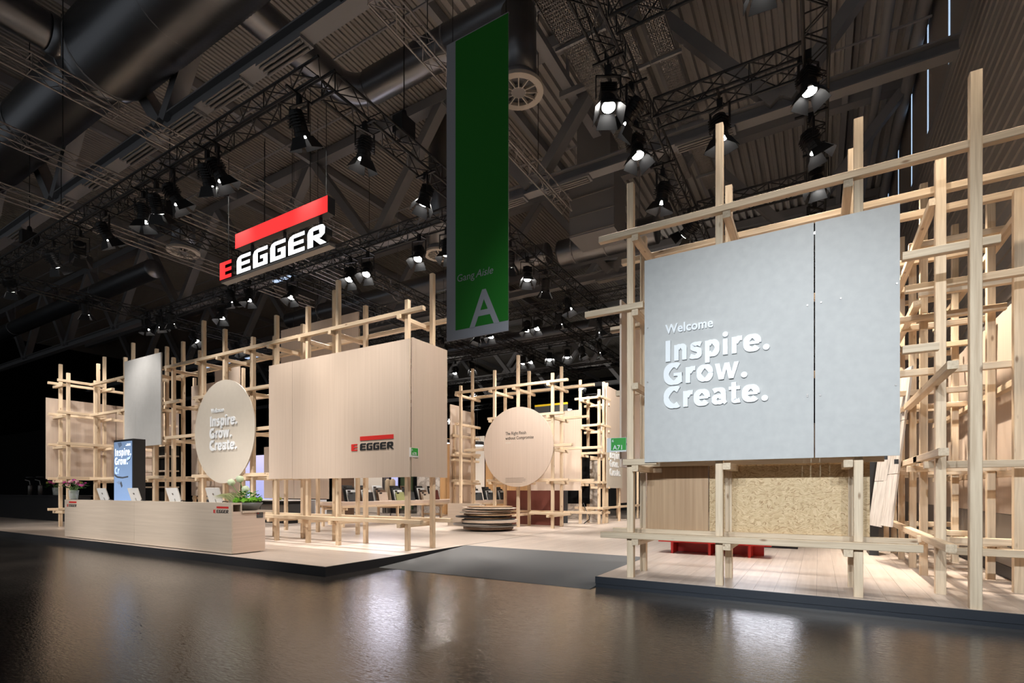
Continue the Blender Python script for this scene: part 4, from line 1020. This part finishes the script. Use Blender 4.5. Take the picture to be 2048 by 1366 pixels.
# low red bench behind the frame
t = thing('red_bench', (-1.85, 11.6, P), 'low bright red slatted bench on the floor behind the grey board', 'bench')
part('top', MB().box((-2.95, 11.15, 0.41), (-0.78, 11.75, 0.45)), M['red'], t)
part('cushion', MB().box((-2.75, 11.25, 0.45), (-0.95, 11.74, 0.475)), M['charcoal'], t)
for x in (-2.70, -1.95, -1.20): part('leg_panel', MB().box((x, 11.2, P), (x + 0.05, 11.7, 0.41)), M['red'], t)
part('back_rail', MB().box((-2.7, 11.66, P), (-0.95, 11.7, 0.41)), M['red'], t)

# right wing of timber running back along the hall wall
FX = thing('timber_frame', (1.7, 10, P), 'deep timber frame running back along the right hall wall', 'timber frame')
px_ = [(1.52, 7.68, 6.2, 0.055), (1.35, 8.55, 5.75, 0.055), (1.44, 9.13, 6.1, 0.05), (1.42, 10.28, 6.3, 0.05), (1.40, 11.22, 5.7, 0.05), (1.38, 12.42, 6.37, 0.05), (1.38, 13.6, 5.8, 0.05), (1.38, 15, 6.2, 0.05),
       (2.24, 9.15, 5.4, 0.055), (2.22, 10.33, 5.85, 0.05), (2.17, 12.4, 6.4, 0.05), (2.2, 11.3, 5.6, 0.05), (2.2, 14, 6, 0.05)]
for x, y, z, s_ in px_: post(FX, x, y, z, s=s_)
for k, y in enumerate((8.66, 9.24, 10.18, 11.12, 12.30, 13.5, 14.9)):
    for l in range(5):
        if (k, l) in ((0, 2), (0, 4), (1, 1), (2, 2), (3, 0)): continue
        beam(FX, 0, (1.0 if (k + l) % 2 else 1.22) + (0.2 if l in (0, 1) else 0), 2.36 if k else 2.43, y, LV[l] + (0.0 if k % 2 else -0.094))
for l, ya, yb in ((4, 8.5, 15.5), (2, 7.4, 10.8), (2, 11, 15.4), (1, 9.5, 15.4), (1, 7.9, 9.8), (0, 7.55, 15.2), (3, 9.8, 15)):
    beam(FX, 1, ya, yb, 1.28 if l else 1.29, LV[l] - 0.19 if l == 4 else LV[l] - 0.28 if l == 2 else LV[l] + 0.03)
for l in (4, 2, 1, 0): beam(FX, 1, 8.8, 15.3, 2.33, LV[l] - 0.19)
o = None
Wn = thing('panel_wall', (2.5, 12, P), 'pale wood panel wall with a grey metal skirt along the right hall wall', 'wall panel')
y = 8.3; i = 0
while y < 21:
    part('panel', MB().box((2.47 + 0.012 * (i % 2), y + 0.003, 1.14), (2.50 + 0.012 * (i % 2), y + 0.997, 4.28)), M['panel'], Wn)
    part('skirt_sheet', MB().box((2.462, y + 0.002, 0.36), (2.472, y + 0.998, 1.135)), M['grey_metal'], Wn); y += 1.0; i += 1
part('base_strip', MB().box((2.455, 8.3, P), (2.468, 21, 0.355)), M['black'], Wn)
for i, (x, yt, lab) in enumerate(((1.06, 11.45, 'pale grey weathered board leaning on the right timber frame, nearer one'), (0.95, 11.9, 'pale grey weathered board leaning behind the nearer one'))):
    t = thing('leaning_board', (x, yt, 0.9), lab, 'board', 'weathered boards leaning at the right')
    d = Vector((0.30, 0.10, 2.75 - 0.25 * i)); b0 = Vector((x, yt - 0.55, 0.87 - 0.03 * i))
    w_ = Vector((-0.13, 0.62, 0)); nn = w_.cross(d).normalized() * 0.03
    for k in range(3):
        q0, q1 = b0 + d * (k / 3 + 0.002), b0 + d * ((k + 1) / 3 - 0.002)
        vs = [q0, q0 + w_, q1 + w_, q1, q0 + nn, q0 + w_ + nn, q1 + w_ + nn, q1 + nn]
        part('board_length', MB().face_block(vs, [(0, 1, 2, 3), (7, 6, 5, 4), (0, 4, 5, 1), (1, 5, 6, 2), (2, 6, 7, 3), (3, 7, 4, 0)]), M['grey_wood'], t)
    part('grip_pad', MB().box((x + 0.05, yt - 0.58, 1.95 + 0.1 * i), (x + 0.11, yt - 0.54, 2.03 + 0.1 * i)), M['black'], t)
t = thing('display_column', (0.98, 13, P), 'black display column seen edge on behind the right timber frame', 'screen')
part('cabinet', MB().box((0.90, 12.9, P), (1.06, 13.6, 2.6)), M['black'], t); part('screen', MB().box((0.885, 12.95, 0.9), (0.90, 13.55, 2.5)), M['display'], t)

# ================================================================= MIDDLE: ROUND SIGN FRAME, DISCS
FB = thing('timber_frame', (-10, 16.8, P), 'timber frame carrying the round wooden sign in the middle', 'timber frame')
for x, z in ((-11.95, 5.57), (-10.39, 5.98), (-9.38, 6.41), (-7.99, 5.6)): post(FB, x, 16.30, z)
for x, z in ((-12.13, 6.46), (-10.57, 5.53), (-9.5, 6.05), (-8.14, 6.06)): post(FB, x, 17.35, z)
for a, b, z in ((-12.12, -7.36, 5.29), (-10.62, -7.5, 4.17), (-11.7, -9.9, 3.04), (-8.6, -7.2, 3.06), (-10.65, -7.34, 1.87), (-8.85, -7.26, 0.70), (-11.4, -10.2, 0.75)): beam(FB, 0, a, b, 16.20, z)
for a, b, z in ((-12.2, -6.9, 5.29), (-9.3, -7.1, 4.17), (-8.6, -6.6, 3.04), (-9.4, -6.9, 1.87), (-12.4, -6.6, 0.70)): beam(FB, 0, a, b, 17.45, z)
for x in (-12.05, -10.49, -9.48, -8.09):
    for z in (5.29, 4.17, 3.04, 1.87, 0.7): beam(FB, 1, 16.1, 17.75, x, z - 0.094, name='cross_beam')
t = thing('round_sign', (-9.27, 16.0, 1.6), 'round pale wood sign with small dark heading on the middle frame', 'sign')
part('board', disc(-9.27, 16.08, 3.06, 1.43, 0.04), M['panel'], t)
letters(t, 'The Right Finish', (-9.76, 16.04, 3.50), 0.165, M['ink'], 0.004, 0.004, squeeze=0.80, joined=True, name='heading')
letters(t, 'without Compromise', (-9.76, 16.04, 3.33), 0.165, M['ink'], 0.004, 0.004, squeeze=0.80, joined=True, name='heading')
part('text_line', MB().box((-9.76, 16.037, 3.20), (-9.53, 16.04, 3.245)), M['cream'], t)
for k in range(4): part('text_line', MB().box((-9.76, 16.037, 1.94 - k * 0.05), (-8.98 + (0.08, 0.16, 0.15, 0.02)[k] - 0.1, 16.04, 1.953 - k * 0.05)), M['ink_soft'], t)
# stack of round sample discs
mats = ['charcoal', 'oak', 'grey_metal', 'dark_wood', 'panel', 'black', 'dark_wood', 'charcoal', 'panel', 'oak', 'cream', 'black', 'oak', 'panel', 'cream', 'black', 'panel', 'dark_wood']
DX, DY = -9.55, 14.55
zz = P
ds = [(0.60, 0.055, 0, 'black'), (0.84, 0.09, 0.02, 'dark_wood'), (0.90, 0.04, 0.08, 'grey_metal'), (0.98, 0.06, -0.18, 'grey_metal'), (0.80, 0.035, -0.06, 'charcoal'), (0.94, 0.085, 0.06, 'panel'), (0.86, 0.03, 0.06, 'charcoal'), (0.78, 0.05, 0.0, 'oak'),
      (0.86, 0.04, -0.22, 'black'), (0.72, 0.04, 0.02, 'grey_metal'), (0.86, 0.03, 0.06, 'oak'), (0.66, 0.03, -0.04, 'dark_wood'), (0.86, 0.03, -0.08, 'cream'), (0.40, 0.035, 0.02, 'black'), (0.86, 0.025, 0.0, 'panel'), (0.80, 0.02, -0.06, 'cream'), (0.40, 0.035, 0.0, 'black'), (0.88, 0.022, 0.08, 'cream'), (0.84, 0.02, -0.02, 'panel'), (0.5, 0.018, -0.2, 'dark_wood'), (0.74, 0.015, 0.1, 'oak')]
nm = {'black': 'black', 'dark_wood': 'dark brown', 'grey_metal': 'grey', 'charcoal': 'charcoal', 'panel': 'pale wood', 'oak': 'oak brown', 'cream': 'cream'}
cnt = len(ds)
o2 = ['lowest', 'second lowest', 'third lowest', 'fourth lowest', 'fifth lowest', 'sixth lowest', 'seventh lowest', 'eighth lowest', 'ninth lowest', 'tenth lowest', 'eleventh lowest', 'tenth from the top', 'ninth from the top', 'eighth from the top', 'seventh from the top', 'sixth from the top', 'fifth from the top', 'fourth from the top', 'third from the top', 'second from the top', 'topmost']
for i, (r, th_, dx, mm) in enumerate(ds):
    tilt = 0
    b_ = min(0.008, th_ / 4)
    o = part('sample_disc', MB().lathe([(r - b_, 0), (r, b_), (r, th_ - b_), (r - b_, th_)], (DX + dx, DY + 0.3 * dx, zz), 56), M[mm])
    tag(o, 'round flat %s board in the stacked disc display, %s' % (nm[mm], o2[i]), 'disc', 'stacked round boards by the aisle'); zz += th_
# screens and boards behind the middle frame
def board(name, a, b, m, lab, cat='wall panel', grp=None):
    o = part(name, MB().box(a, b), M[m] if isinstance(m, str) else m); return tag(o, lab, cat, grp)
board('maroon_board', (-10.75, 17.62, 0.18), (-9.62, 17.66, 1.50), 'maroon', 'maroon board below the round sign, left sheet')
board('maroon_board', (-9.60, 17.62, 0.18), (-8.20, 17.66, 1.50), 'maroon', 'maroon board below the round sign, right sheet by the aisle')
board('wall_panel', (-10.2, 18.6, 1.50), (-8.62, 18.64, 4.60), 'panel', 'pale wood panel behind the round sign frame, left of its right posts')
board('wall_panel', (-8.61, 18.6, 1.50), (-7.92, 18.64, 4.63), 'panel', 'narrow pale wood panel behind the round sign frame, by the aisle')
t = thing('topped_board', (-9.55, 19.3, P), 'board with a thin yellow top band behind the round sign frame', 'wall panel')
part('board', MB().box((-10.3, 19.3, P), (-8.8, 19.35, 5.02)), M['charcoal'], t); part('yellow_band', MB().box((-10.3, 19.3, 5.02), (-8.8, 19.35, 5.10)), M['yellow'], t, label='thin yellow top band')
board('wall_panel', (-13.03, 17.0, 0.84), (-12.99, 17.85, 5.04), 'panel', 'tall pale plywood screen left of the round sign, front half')
board('wall_panel', (-13.03, 17.86, 0.84), (-12.99, 18.75, 4.9), 'panel', 'tall pale plywood screen left of the round sign, rear half')
FP = thing('timber_frame', (-12.85, 17.8, P), 'narrow timber frame bracing the tall plywood screen', 'timber frame')
for y in (17.2, 18.6): post(FP, -12.93, y, 4.2)
for z in (3.75, 2.95, 2.75, 1.9, 0.9): beam(FP, 1, 16.9, 18.8, -12.83, z)

# aisle frame with the second welcome panel
FC = thing('timber_frame', (-8, 20, P), 'timber frame tower beside the aisle behind the round sign', 'timber frame')
for x, y, z in ((-8.25, 19.35, 5.95), (-8.22, 20.1, 5.4), (-7.5, 19.48, 5.52), (-7.5, 20.0, 5.9), (-7.46, 20.25, 5.9), (-8.3, 20.9, 5.5), (-7.5, 21.9, 5.5), (-8.3, 22.2, 5.8), (-7.5, 23.2, 5.5), (-7.5, 24.6, 5.6), (-8.3, 24, 5.6)): post(FC, x - (0.25 if (x, y) == (-8.3, 20.9) else 0), y, z)
for z in (0.80, 1.82, 2.99, 4.10, 5.2):
    beam(FC, 0, -8.5, -7.3, 19.40, z); beam(FC, 0, -8.4, -7.3, 20.15, z - 0.2)
    if z < 1 : beam(FC, 1, 19.2, 26, -7.39, z)
    beam(FC, 1, 19.2, 22.4, -8.16, z - 0.1); beam(FC, 1, 19.1, 20.4, -7.39, z) if z > 1 else None
for x, ya, yb, za, zb, lab, mm in ((-7.33, 19.9, 21.8, 1.60, 3.63, 'lower half of the aisle welcome panel with white lettering', 'cream'), (-7.35, 19.9, 21.8, 3.64, 5.74, 'upper pale wood half of the aisle welcome panel', 'panel'), (-7.5, 21.85, 24.2, 0.95, 4.0, 'pale wood panel behind the aisle welcome panel', 'panel'), (-7.45, 22.2, 26.5, 2.7, 5.3, 'farther pale wood panel along the aisle', 'panel')):
    t = thing('wall_panel', (x, ya, za), lab, 'wall panel', 'panels along the left of the aisle')
    part('board', MB().box((x - 0.03, ya, za), (x, yb, zb)), M[mm], t)
    if mm == 'cream':
        for w_, z in (('Inspire.', 2.83), ('Grow.', 2.47), ('Create.', 2.11)): bold_word(t, w_, (x, 20.22, z), 0.42, M['white'], 0.02, '+X', track=0.012, joined=True, name='word')
board('marble_slab', (-8.40, 20.6, 0.18), (-8.0, 20.7, 1.75), 'marble', 'lower veined stone slab standing in the aisle frame', 'slab', 'stone slabs in the aisle frame')
board('marble_slab', (-8.40, 20.6, 1.77), (-8.0, 20.7, 2.75), 'marble', 'upper veined stone slab standing in the aisle frame', 'slab', 'stone slabs in the aisle frame')
board('black_screen', (-9.3, 19.9, 0.95), (-8.1, 20.0, 3.2), 'matt_black', 'black sheet behind the aisle timber tower', 'wall panel')
board('wall_panel', (-8.9, 22.9, 2.9), (-7.6, 22.95, 4.6), 'white_wall', 'white panel seen through the aisle timber tower')
board('marble_slab', (-10.5, 22, 0.18), (-9.3, 22.05, 1.55), 'marble', 'pale stone sheet at floor level right of the maroon boards', 'slab')
t = thing('power_cable', (-8.0, 19.5, P), 'black cable hanging down to the floor by the aisle tower', 'cable')
cb = MB(); pts = [(-8.1, 19.3, 1.0), (-8.0, 19.3, 0.75), (-7.85, 19.3, 0.5), (-7.84, 19.3, 0.35), (-8.05, 19.25, 0.18)]
for a, b in zip(pts, pts[1:]): cb.tube(a, b, 0.018, 6)
part('cord', cb, M['black'], t)

# ================================================================= INTERIOR OF THE LEFT STAND
def table(x0, x1, y0, y1, z, lab):
    t = thing('display_table', ((x0 + x1) / 2, (y0 + y1) / 2, P), lab, 'table')
    part('table_top', MB().box((x0, y0, z - 0.13), (x1, y1, z)), M['panel_hy'], t)
    n = max(2, int((y1 - y0) / 2.4) + 1)
    for k in range(n):
        y = y0 + 0.15 + (y1 - y0 - 0.3) * k / (n - 1)
        for x in (x0 + 0.12, x1 - 0.12): part('leg', MB().cham((x - 0.045, y - 0.045, P), (x + 0.045, y + 0.045, z - 0.13), 2), M['timber'][2], t)
        part('cross_rail', MB().cham((x0 + 0.02, y + 0.046, z - 0.3), (x1 - 0.02, y + 0.13, z - 0.22), 0), M['timber'][0], t)
        part('cross_rail', MB().cham((x0 + 0.02, y + 0.046, 0.38), (x1 - 0.02, y + 0.13, 0.46), 0), M['timber'][0], t)
    for x in (x0 + 0.03, x1 - 0.03):
        part('long_rail', MB().cham((x - 0.04, y0, z - 0.21), (x + 0.04, y1, z - 0.13), 1), M['timber'][1], t)
    return t
table(-15.9, -14.6, 12.8, 21.5, 1.08, 'long pale wood sample table behind the logo board')
def fan(x, y, z, cols, lab, w=0.5, s=1.0):
    t = thing('sample_rack', (x, y, z), lab, 'sample boards', 'sample board racks on the long table')
    for k, cm in enumerate(cols):
        h_ = (0.62 - 0.09 * k) * s; xx = x + 0.09 * k
        d = Vector((-0.25 * h_, 0, h_)); b0 = Vector((xx, y - w / 2, z)); w_ = Vector((0, w, 0)); n = Vector((0.018, 0, 0.004))
        vs = [b0, b0 + w_, b0 + w_ + d, b0 + d, b0 + n, b0 + w_ + n, b0 + w_ + d + n, b0 + d + n]
        p_ = part('sample_board', MB().face_block(vs, [(0, 1, 2, 3), (7, 6, 5, 4), (0, 4, 5, 1), (1, 5, 6, 2), (2, 6, 7, 3), (3, 7, 4, 0)]), M[cm], t)
        q = b0 + d * 0.88 + n * 1.05 + w_ * 0.12
        part('tag', MB().box((q.x - 0.01, q.y, q.z - 0.03), (q.x + 0.012, q.y + 0.14, q.z + 0.03)), M['black'], p_)
for i, (y, cols, lab) in enumerate(((13.95, ['charcoal', 'black', 'white', 'charcoal'], 'dark and white sample boards nearest on the long table'), (14.7, ['charcoal', 'dark_wood', 'white', 'black'], 'charcoal sample boards on the long table, second rack'),
        (15.5, ['white', 'grey_metal', 'dark_wood', 'panel'], 'brown and beige sample boards in front of the white wall'), (16.5, ['black', 'charcoal', 'white', 'grass'], 'small dark sample boards left of the corner post'),
        (17.15, ['dark_wood', 'charcoal', 'black', 'charcoal'], 'brown and black sample boards behind the corner post'), (18.1, ['black', 'white', 'dark_wood', 'panel', 'cream'], 'pale sample boards right of the corner post'), (18.95, ['black', 'white', 'maroon'], 'last sample boards at the far end of the long table'))):
    fan(-15.5, y, 1.08, cols, lab)
table(-14.4, -13.4, 19.4, 23.5, 1.05, 'shorter wood sample table behind the stacked discs')
for i, y in enumerate((19.9, 21.0, 22.1)):
    fan(-13.8, y, 1.05, ['charcoal', 'charcoal', 'white', 'charcoal'], ('grey sample boards on the short table, leftmost', 'grey sample boards on the short table, middle', 'grey sample boards on the short table, beside the round sign')[i], 0.6)
board('bench_box', (-12.05, 15.6, P), (-10.6, 15.75, 1.02), 'panel_h', 'pale wood box front left of the stacked discs', 'box')
board('wall_panel', (-15.5, 11.0, 5.2), (-11.85, 11.04, 6.86), 'panel', 'high pale wood panel rising behind the logo board, upper sheet')
board('wall_panel', (-15.5, 11.0, 3.5), (-11.85, 11.04, 5.12), 'panel', 'pale wood panel behind the logo board, lower sheet')
board('wall_panel', (-21.0, 11.0, 1.3), (-19.45, 11.04, 5.55), 'panel', 'pale wood panel behind the frame, left of the round cream board')
board('wall_panel', (-19.4, 11.0, 1.3), (-17.85, 11.04, 5.95), 'panel', 'pale wood panel behind the round cream board')
FD = thing('timber_frame', (-16, 11.2, P), 'second timber frame inside the left stand behind its panels', 'timber frame')
for x in (-21.0, -19.4, -17.8, -15.4, -13.8, -12.0): post(FD, x, 11.12, 5.9 if x < -16 else 6.4)
for z in (1.2, 3.1, 5.1): beam(FD, 0, -21.3, -17.3, 11.23, z); 
beam(FD, 0, -15.7, -11.8, 10.94, 5.15); beam(FD, 0, -15.7, -11.8, 11.23, 3.1)
for i, (xa, xb, lab) in enumerate(((-20.9, -18.9, 'hung beige board low behind the logo board, left one'), (-18.85, -16.75, 'hung beige board low behind the logo board, right one'))):
    board('wall_panel', (xa, 14.0, 1.16), (xb, 14.04, 3.4), 'panel', lab)
board('bookcase_back', (-17.75, 15.5, P), (-17.0, 15.55, 4.4), 'dark_wood', 'dark brown panel behind the second pair of posts')
board('wall_panel', (-24.2, 22.0, 0.2), (-21.75, 22.05, 4.2), 'white_wall', 'white wall with faint print behind the long table')
for k, (x, lab) in enumerate(((-21.65, 'grey upright post right of the white wall, left one'), (-21.45, 'grey upright post right of the white wall, right one'))): board('steel_post', (x, 22, 0.2), (x + 0.12, 22.12, 4.5), 'grey_metal', lab, 'post')
t = thing('video_screen', (-21.15, 22.4, 1), 'tall pale blue lit screen right of the white wall', 'screen')
part('frame', MB().box((-21.45, 22.4, P), (-20.85, 22.5, 4.3)), M['black'], t); part('screen', MB().box((-21.40, 22.38, 0.95), (-20.9, 22.4, 4.25)), M['video'], t)
board('plant_wall', (-20.8, 22.5, 0.4), (-19.9, 22.6, 4.4), plain('dark_foliage', (0.03, 0.05, 0.02), 0.8), 'dark leafy green wall behind the corner post', 'plant wall')
board('marble_slab', (-18.25, 21.0, 0.2), (-16.75, 21.05, 4.3), 'marble', 'large pale veined stone wall right of the corner post', 'slab')
board('honey_cabinet', (-18.35, 22.9, P), (-17.75, 23.3, 4.4), 'orange_wood', 'honey coloured wall cabinet at the right edge of the logo board', 'cabinet')
board('honey_cabinet', (-16.3, 24.6, P), (-11.5, 24.9, 3.6), 'orange_wood', 'honey wood shelf wall behind the round sign', 'cabinet')
board('wall_panel', (-17.4, 24.5, P), (-16.32, 24.55, 4.6), 'white_wall', 'tall white printed panel between plywood screen and round sign')
t = thing('garment_rack', (-18.7, 19.5, P), 'beige coats hanging on a black rack behind the long table', 'clothes rack')
part('pole', MB().tube((-18.7, 19.5, P), (-18.7, 19.5, 2.3), 0.025, 8), M['black'], t)
part('arm', MB().tube((-19.0, 19.5, 2.2), (-18.4, 19.5, 2.2), 0.02, 8), M['black'], t)
for dx in (-0.18, 0.14): part('coat', MB().lathe([(0.05, 1.55), (0.14, 1.45), (0.15, 0.9), (0.19, 0.2), (0.17, 0.15)], (-18.7 + dx, 19.5, 0.55), 12), M['beige_fabric'], t, True)
part('foot', MB().lathe([(0.25, 0), (0.25, 0.03), (0.04, 0.04)], (-18.7, 19.5, P), 20), M['black'], t)
t = thing('light_wall', (-16.8, 17.4, 5.3), 'hanging lilac white light box behind the logo board, mirrored in the hall floor', 'screen')
part('case', MB().box((-19.9, 17.36, 2.85), (-15.75, 17.50, 5.25)), M['black'], t)
for k in range(4): part('lit_panel', MB().box((-19.86 + 1.02 * k, 17.345, 2.9), (-18.86 + 1.02 * k, 17.36, 5.2)), M['lilac_lit'], t)
for x in (-19.5, -16.1): part('wire', MB().tube((x, 17.43, 5.25), (x, 17.53, 8.33), 0.008, 5), M['black'], t)
# kitchen corner seen between the round board and the logo board
t = thing('video_screen', (-27.2, 18, 1), 'large lilac video wall seen right of the round cream board', 'screen')
part('frame', MB().box((-28.8, 18.0, P), (-25.6, 18.1, 3.6)), M['black'], t); part('screen', MB().box((-28.7, 17.98, 0.9), (-25.7, 18.0, 3.5)), M['video'], t)
t = thing('kitchen_island', (-19.6, 13.5, P), 'dark kitchen island with a white top behind the counter end', 'kitchen')
part('body', MB().box((-21.6, 13.2, 0.30), (-18.2, 14.0, 0.95)), M['charcoal'], t); part('worktop', MB().box((-21.8, 13.1, 1.08), (-18.0, 14.1, 1.12)), M['white'], t)
part('drawer', MB().box((-21.5, 13.18, 0.62), (-20.0, 13.2, 0.92)), M['grey_metal'], t); part('drawer', MB().box((-19.9, 13.18, 0.62), (-18.3, 13.2, 0.92)), M['grey_metal'], t)
part('plinth', MB().box((-21.5, 13.3, P), (-18.3, 13.9, 0.30)), M['black'], t); part('upstand', MB().box((-21.6, 13.9, 0.95), (-18.2, 14.0, 1.08)), M['grey_metal'], t)
for dx, lab in ((0, 'apple in the dish on the kitchen island, left'), (0.12, 'apple in the dish on the kitchen island, middle'), (0.24, 'apple in the dish on the kitchen island, right')):
    o = part('apple', MB().blob((-18.95 + dx, 13.25, 1.17), 0.065, 10, 0.03), M['fruit'], None, True); tag(o, lab, 'fruit', 'apples on the kitchen island')
board('white_cabinet', (-19.4, 14.6, 0.2), (-18.3, 15.2, 1.1), 'white', 'white low cabinet behind the second post pair', 'cabinet')
board('grey_cabinet', (-23.2, 12.8, 0.2), (-22.3, 13.4, 1.5), 'charcoal', 'charcoal low cabinet behind the third monitor', 'cabinet')
board('grey_cabinet', (-22.2, 12.8, 0.2), (-21.7, 13.4, 1.5), 'whitegrey', 'pale low cabinet beside the charcoal one', 'cabinet')
t = thing('tall_shelf', (-19.5, 9.95, P), 'open timber shelf with black back below the off-white board', 'shelf')
part('back', MB().box((-22.6, 10.35, P), (-20.6, 10.38, 3.2)), M['matt_black'], t)
for z in (0.5, 1.05, 1.6, 2.2, 2.75): part('shelf_board', MB().box((-22.6, 9.9, z), (-20.6, 10.35, z + 0.05)), M['panel_h'], t)
for x in (-22.6, -21.6, -20.65): part('upright', MB().cham((x, 9.9, P), (x + 0.08, 9.98, 3.2), 2), M['timber'][2], t)
t = thing('flower_garland', (-16.3, 12.6, 4.2), 'hanging plants with pale pink blooms between round board and logo board', 'plant')
fo = MB()
for k in range(420):
    c_ = Vector((-16.9 + random.gauss(0, 0.35), 12.75 + random.gauss(0, 0.18), 3.75 + random.gauss(0, 0.32))); a = random.uniform(0, 6.28)
    d = Vector((math.cos(a), math.sin(a), random.uniform(-1, 0.3))) * 0.12; e = Vector((-math.sin(a), math.cos(a), 0.3)) * 0.04
    fo.face_block([c_, c_ + d * 0.5 + e, c_ + d, c_ + d * 0.5 - e], [(0, 1, 2, 3)])
for k in range(14):
    xx = -17.3 + 0.09 * k; fo.tube((xx, 13, 3.6), (xx + random.uniform(-0.1, 0.1), 12.95, random.uniform(2.5, 3.1)), 0.012, 4)
part('foliage', fo, M['leaf'], t, stuff=True)
for k in range(9): part('bloom', MB().blob((-16.9 + random.uniform(-0.5, 0.5), 12.7, 3.8 + random.uniform(-0.35, 0.35)), random.uniform(0.07, 0.12), 8, 0.2), M['rose'], t)
for x in (-17.6, -16.2): part('cord', MB().tube((x, 13.05, 3.6), (x, 13.05, 15.5), 0.008, 5), M['black'], t)
part('trough', MB().box((-17.7, 12.85, 3.4), (-16.1, 13.25, 3.6)), M['charcoal'], t)
for x, y, z, lab in ((-13.3, 19.4, 3.55, 'black disc pendant lamp left of the round wooden sign'), (-14.6, 18.6, 3.65, 'black disc pendant lamp at the right edge of the logo board')):
    t = thing('pendant_lamp', (x, y, z), lab, 'lamp', 'black disc pendant lamps')
    part('shade', MB().lathe([(0.30, 0), (0.30, 0.14), (0.28, 0.16)], (x, y, z), 28), M['black'], t)
    part('diffuser', MB().lathe([(0.28, -0.02), (0.28, 0.0)], (x, y, z), 28), M['lens_soft'], t)
    for a in range(3): part('wire', MB().tube((x + 0.2 * math.cos(a * 2.1), y + 0.2 * math.sin(a * 2.1), z + 0.15), (x, y, z + 0.6), 0.006, 5), M['black'], t)
    part('cord', MB().tube((x, y, z + 0.6), (x, y, 15.5), 0.008, 5), M['black'], t)
# back of the left stand
for i in range(6):
    board('back_screen', (-40 + i * 5.5, 33.9, P), (-34.6 + i * 5.5, 34, 3.6), 'charcoal' if i % 2 else 'matt_black', 'dark screen wall at the very back of the stand, %s from the left' % ords[i], 'wall panel')
# right side of the aisle, seen at the far end
board('wall_panel', (-2.9, 24, 0.2), (2.3, 24.1, 4.2), 'panel', 'pale wood wall closing the right stand at the back')

# ================================================================= DARK NEIGHBOUR STAND AT THE LEFT
t = thing('black_booth', (-33, 12, 0), 'unlit black neighbour stand at the far left', 'stand')
part('back_wall', MB().box((-60, 12.6, 0), (-26.2, 12.8, 5.2)), M['matt_black'], t)
t = thing('black_counter', (-29, 9.6, 0), 'black counter in the dark stand at the far left', 'counter')
part('body', MB().box((-36, 9.3, P), (-27.6, 10.2, 1.24)), M['black'], t); part('worktop', MB().box((-36.1, 9.2, 1.24), (-27.5, 10.3, 1.29)), M['black'], t)
bouquet(-29.1, 9.5, 1.29, 'dim flower bouquet on the black counter at the far left', s=1.25)
for i, x in enumerate((-32.1, -30.9)):
    t = thing('coffee_urn', (x, 9.5, 1.29), ('steel tap column on the black counter, at the left frame edge', 'steel tap column on the black counter, next to the bouquet')[i], 'tap', 'steel taps on the black counter')
    part('body', MB().lathe([(0.09, 0), (0.09, 0.42), (0.07, 0.46), (0.02, 0.48)], (x, 9.5, 1.29), 16), M['grey_metal'], t, True)
    part('spout', MB().tube((x, 9.5, 1.75), (x - 0.1, 9.5, 1.95), 0.02, 8).tube((x - 0.1, 9.5, 1.95), (x - 0.3, 9.4, 2.0), 0.02, 8), M['silver'], t)
    part('cap', MB().lathe([(0.16, 0), (0.16, 0.04), (0.05, 0.06)], (x, 9.5, 2.1), 16), M['black'], t)
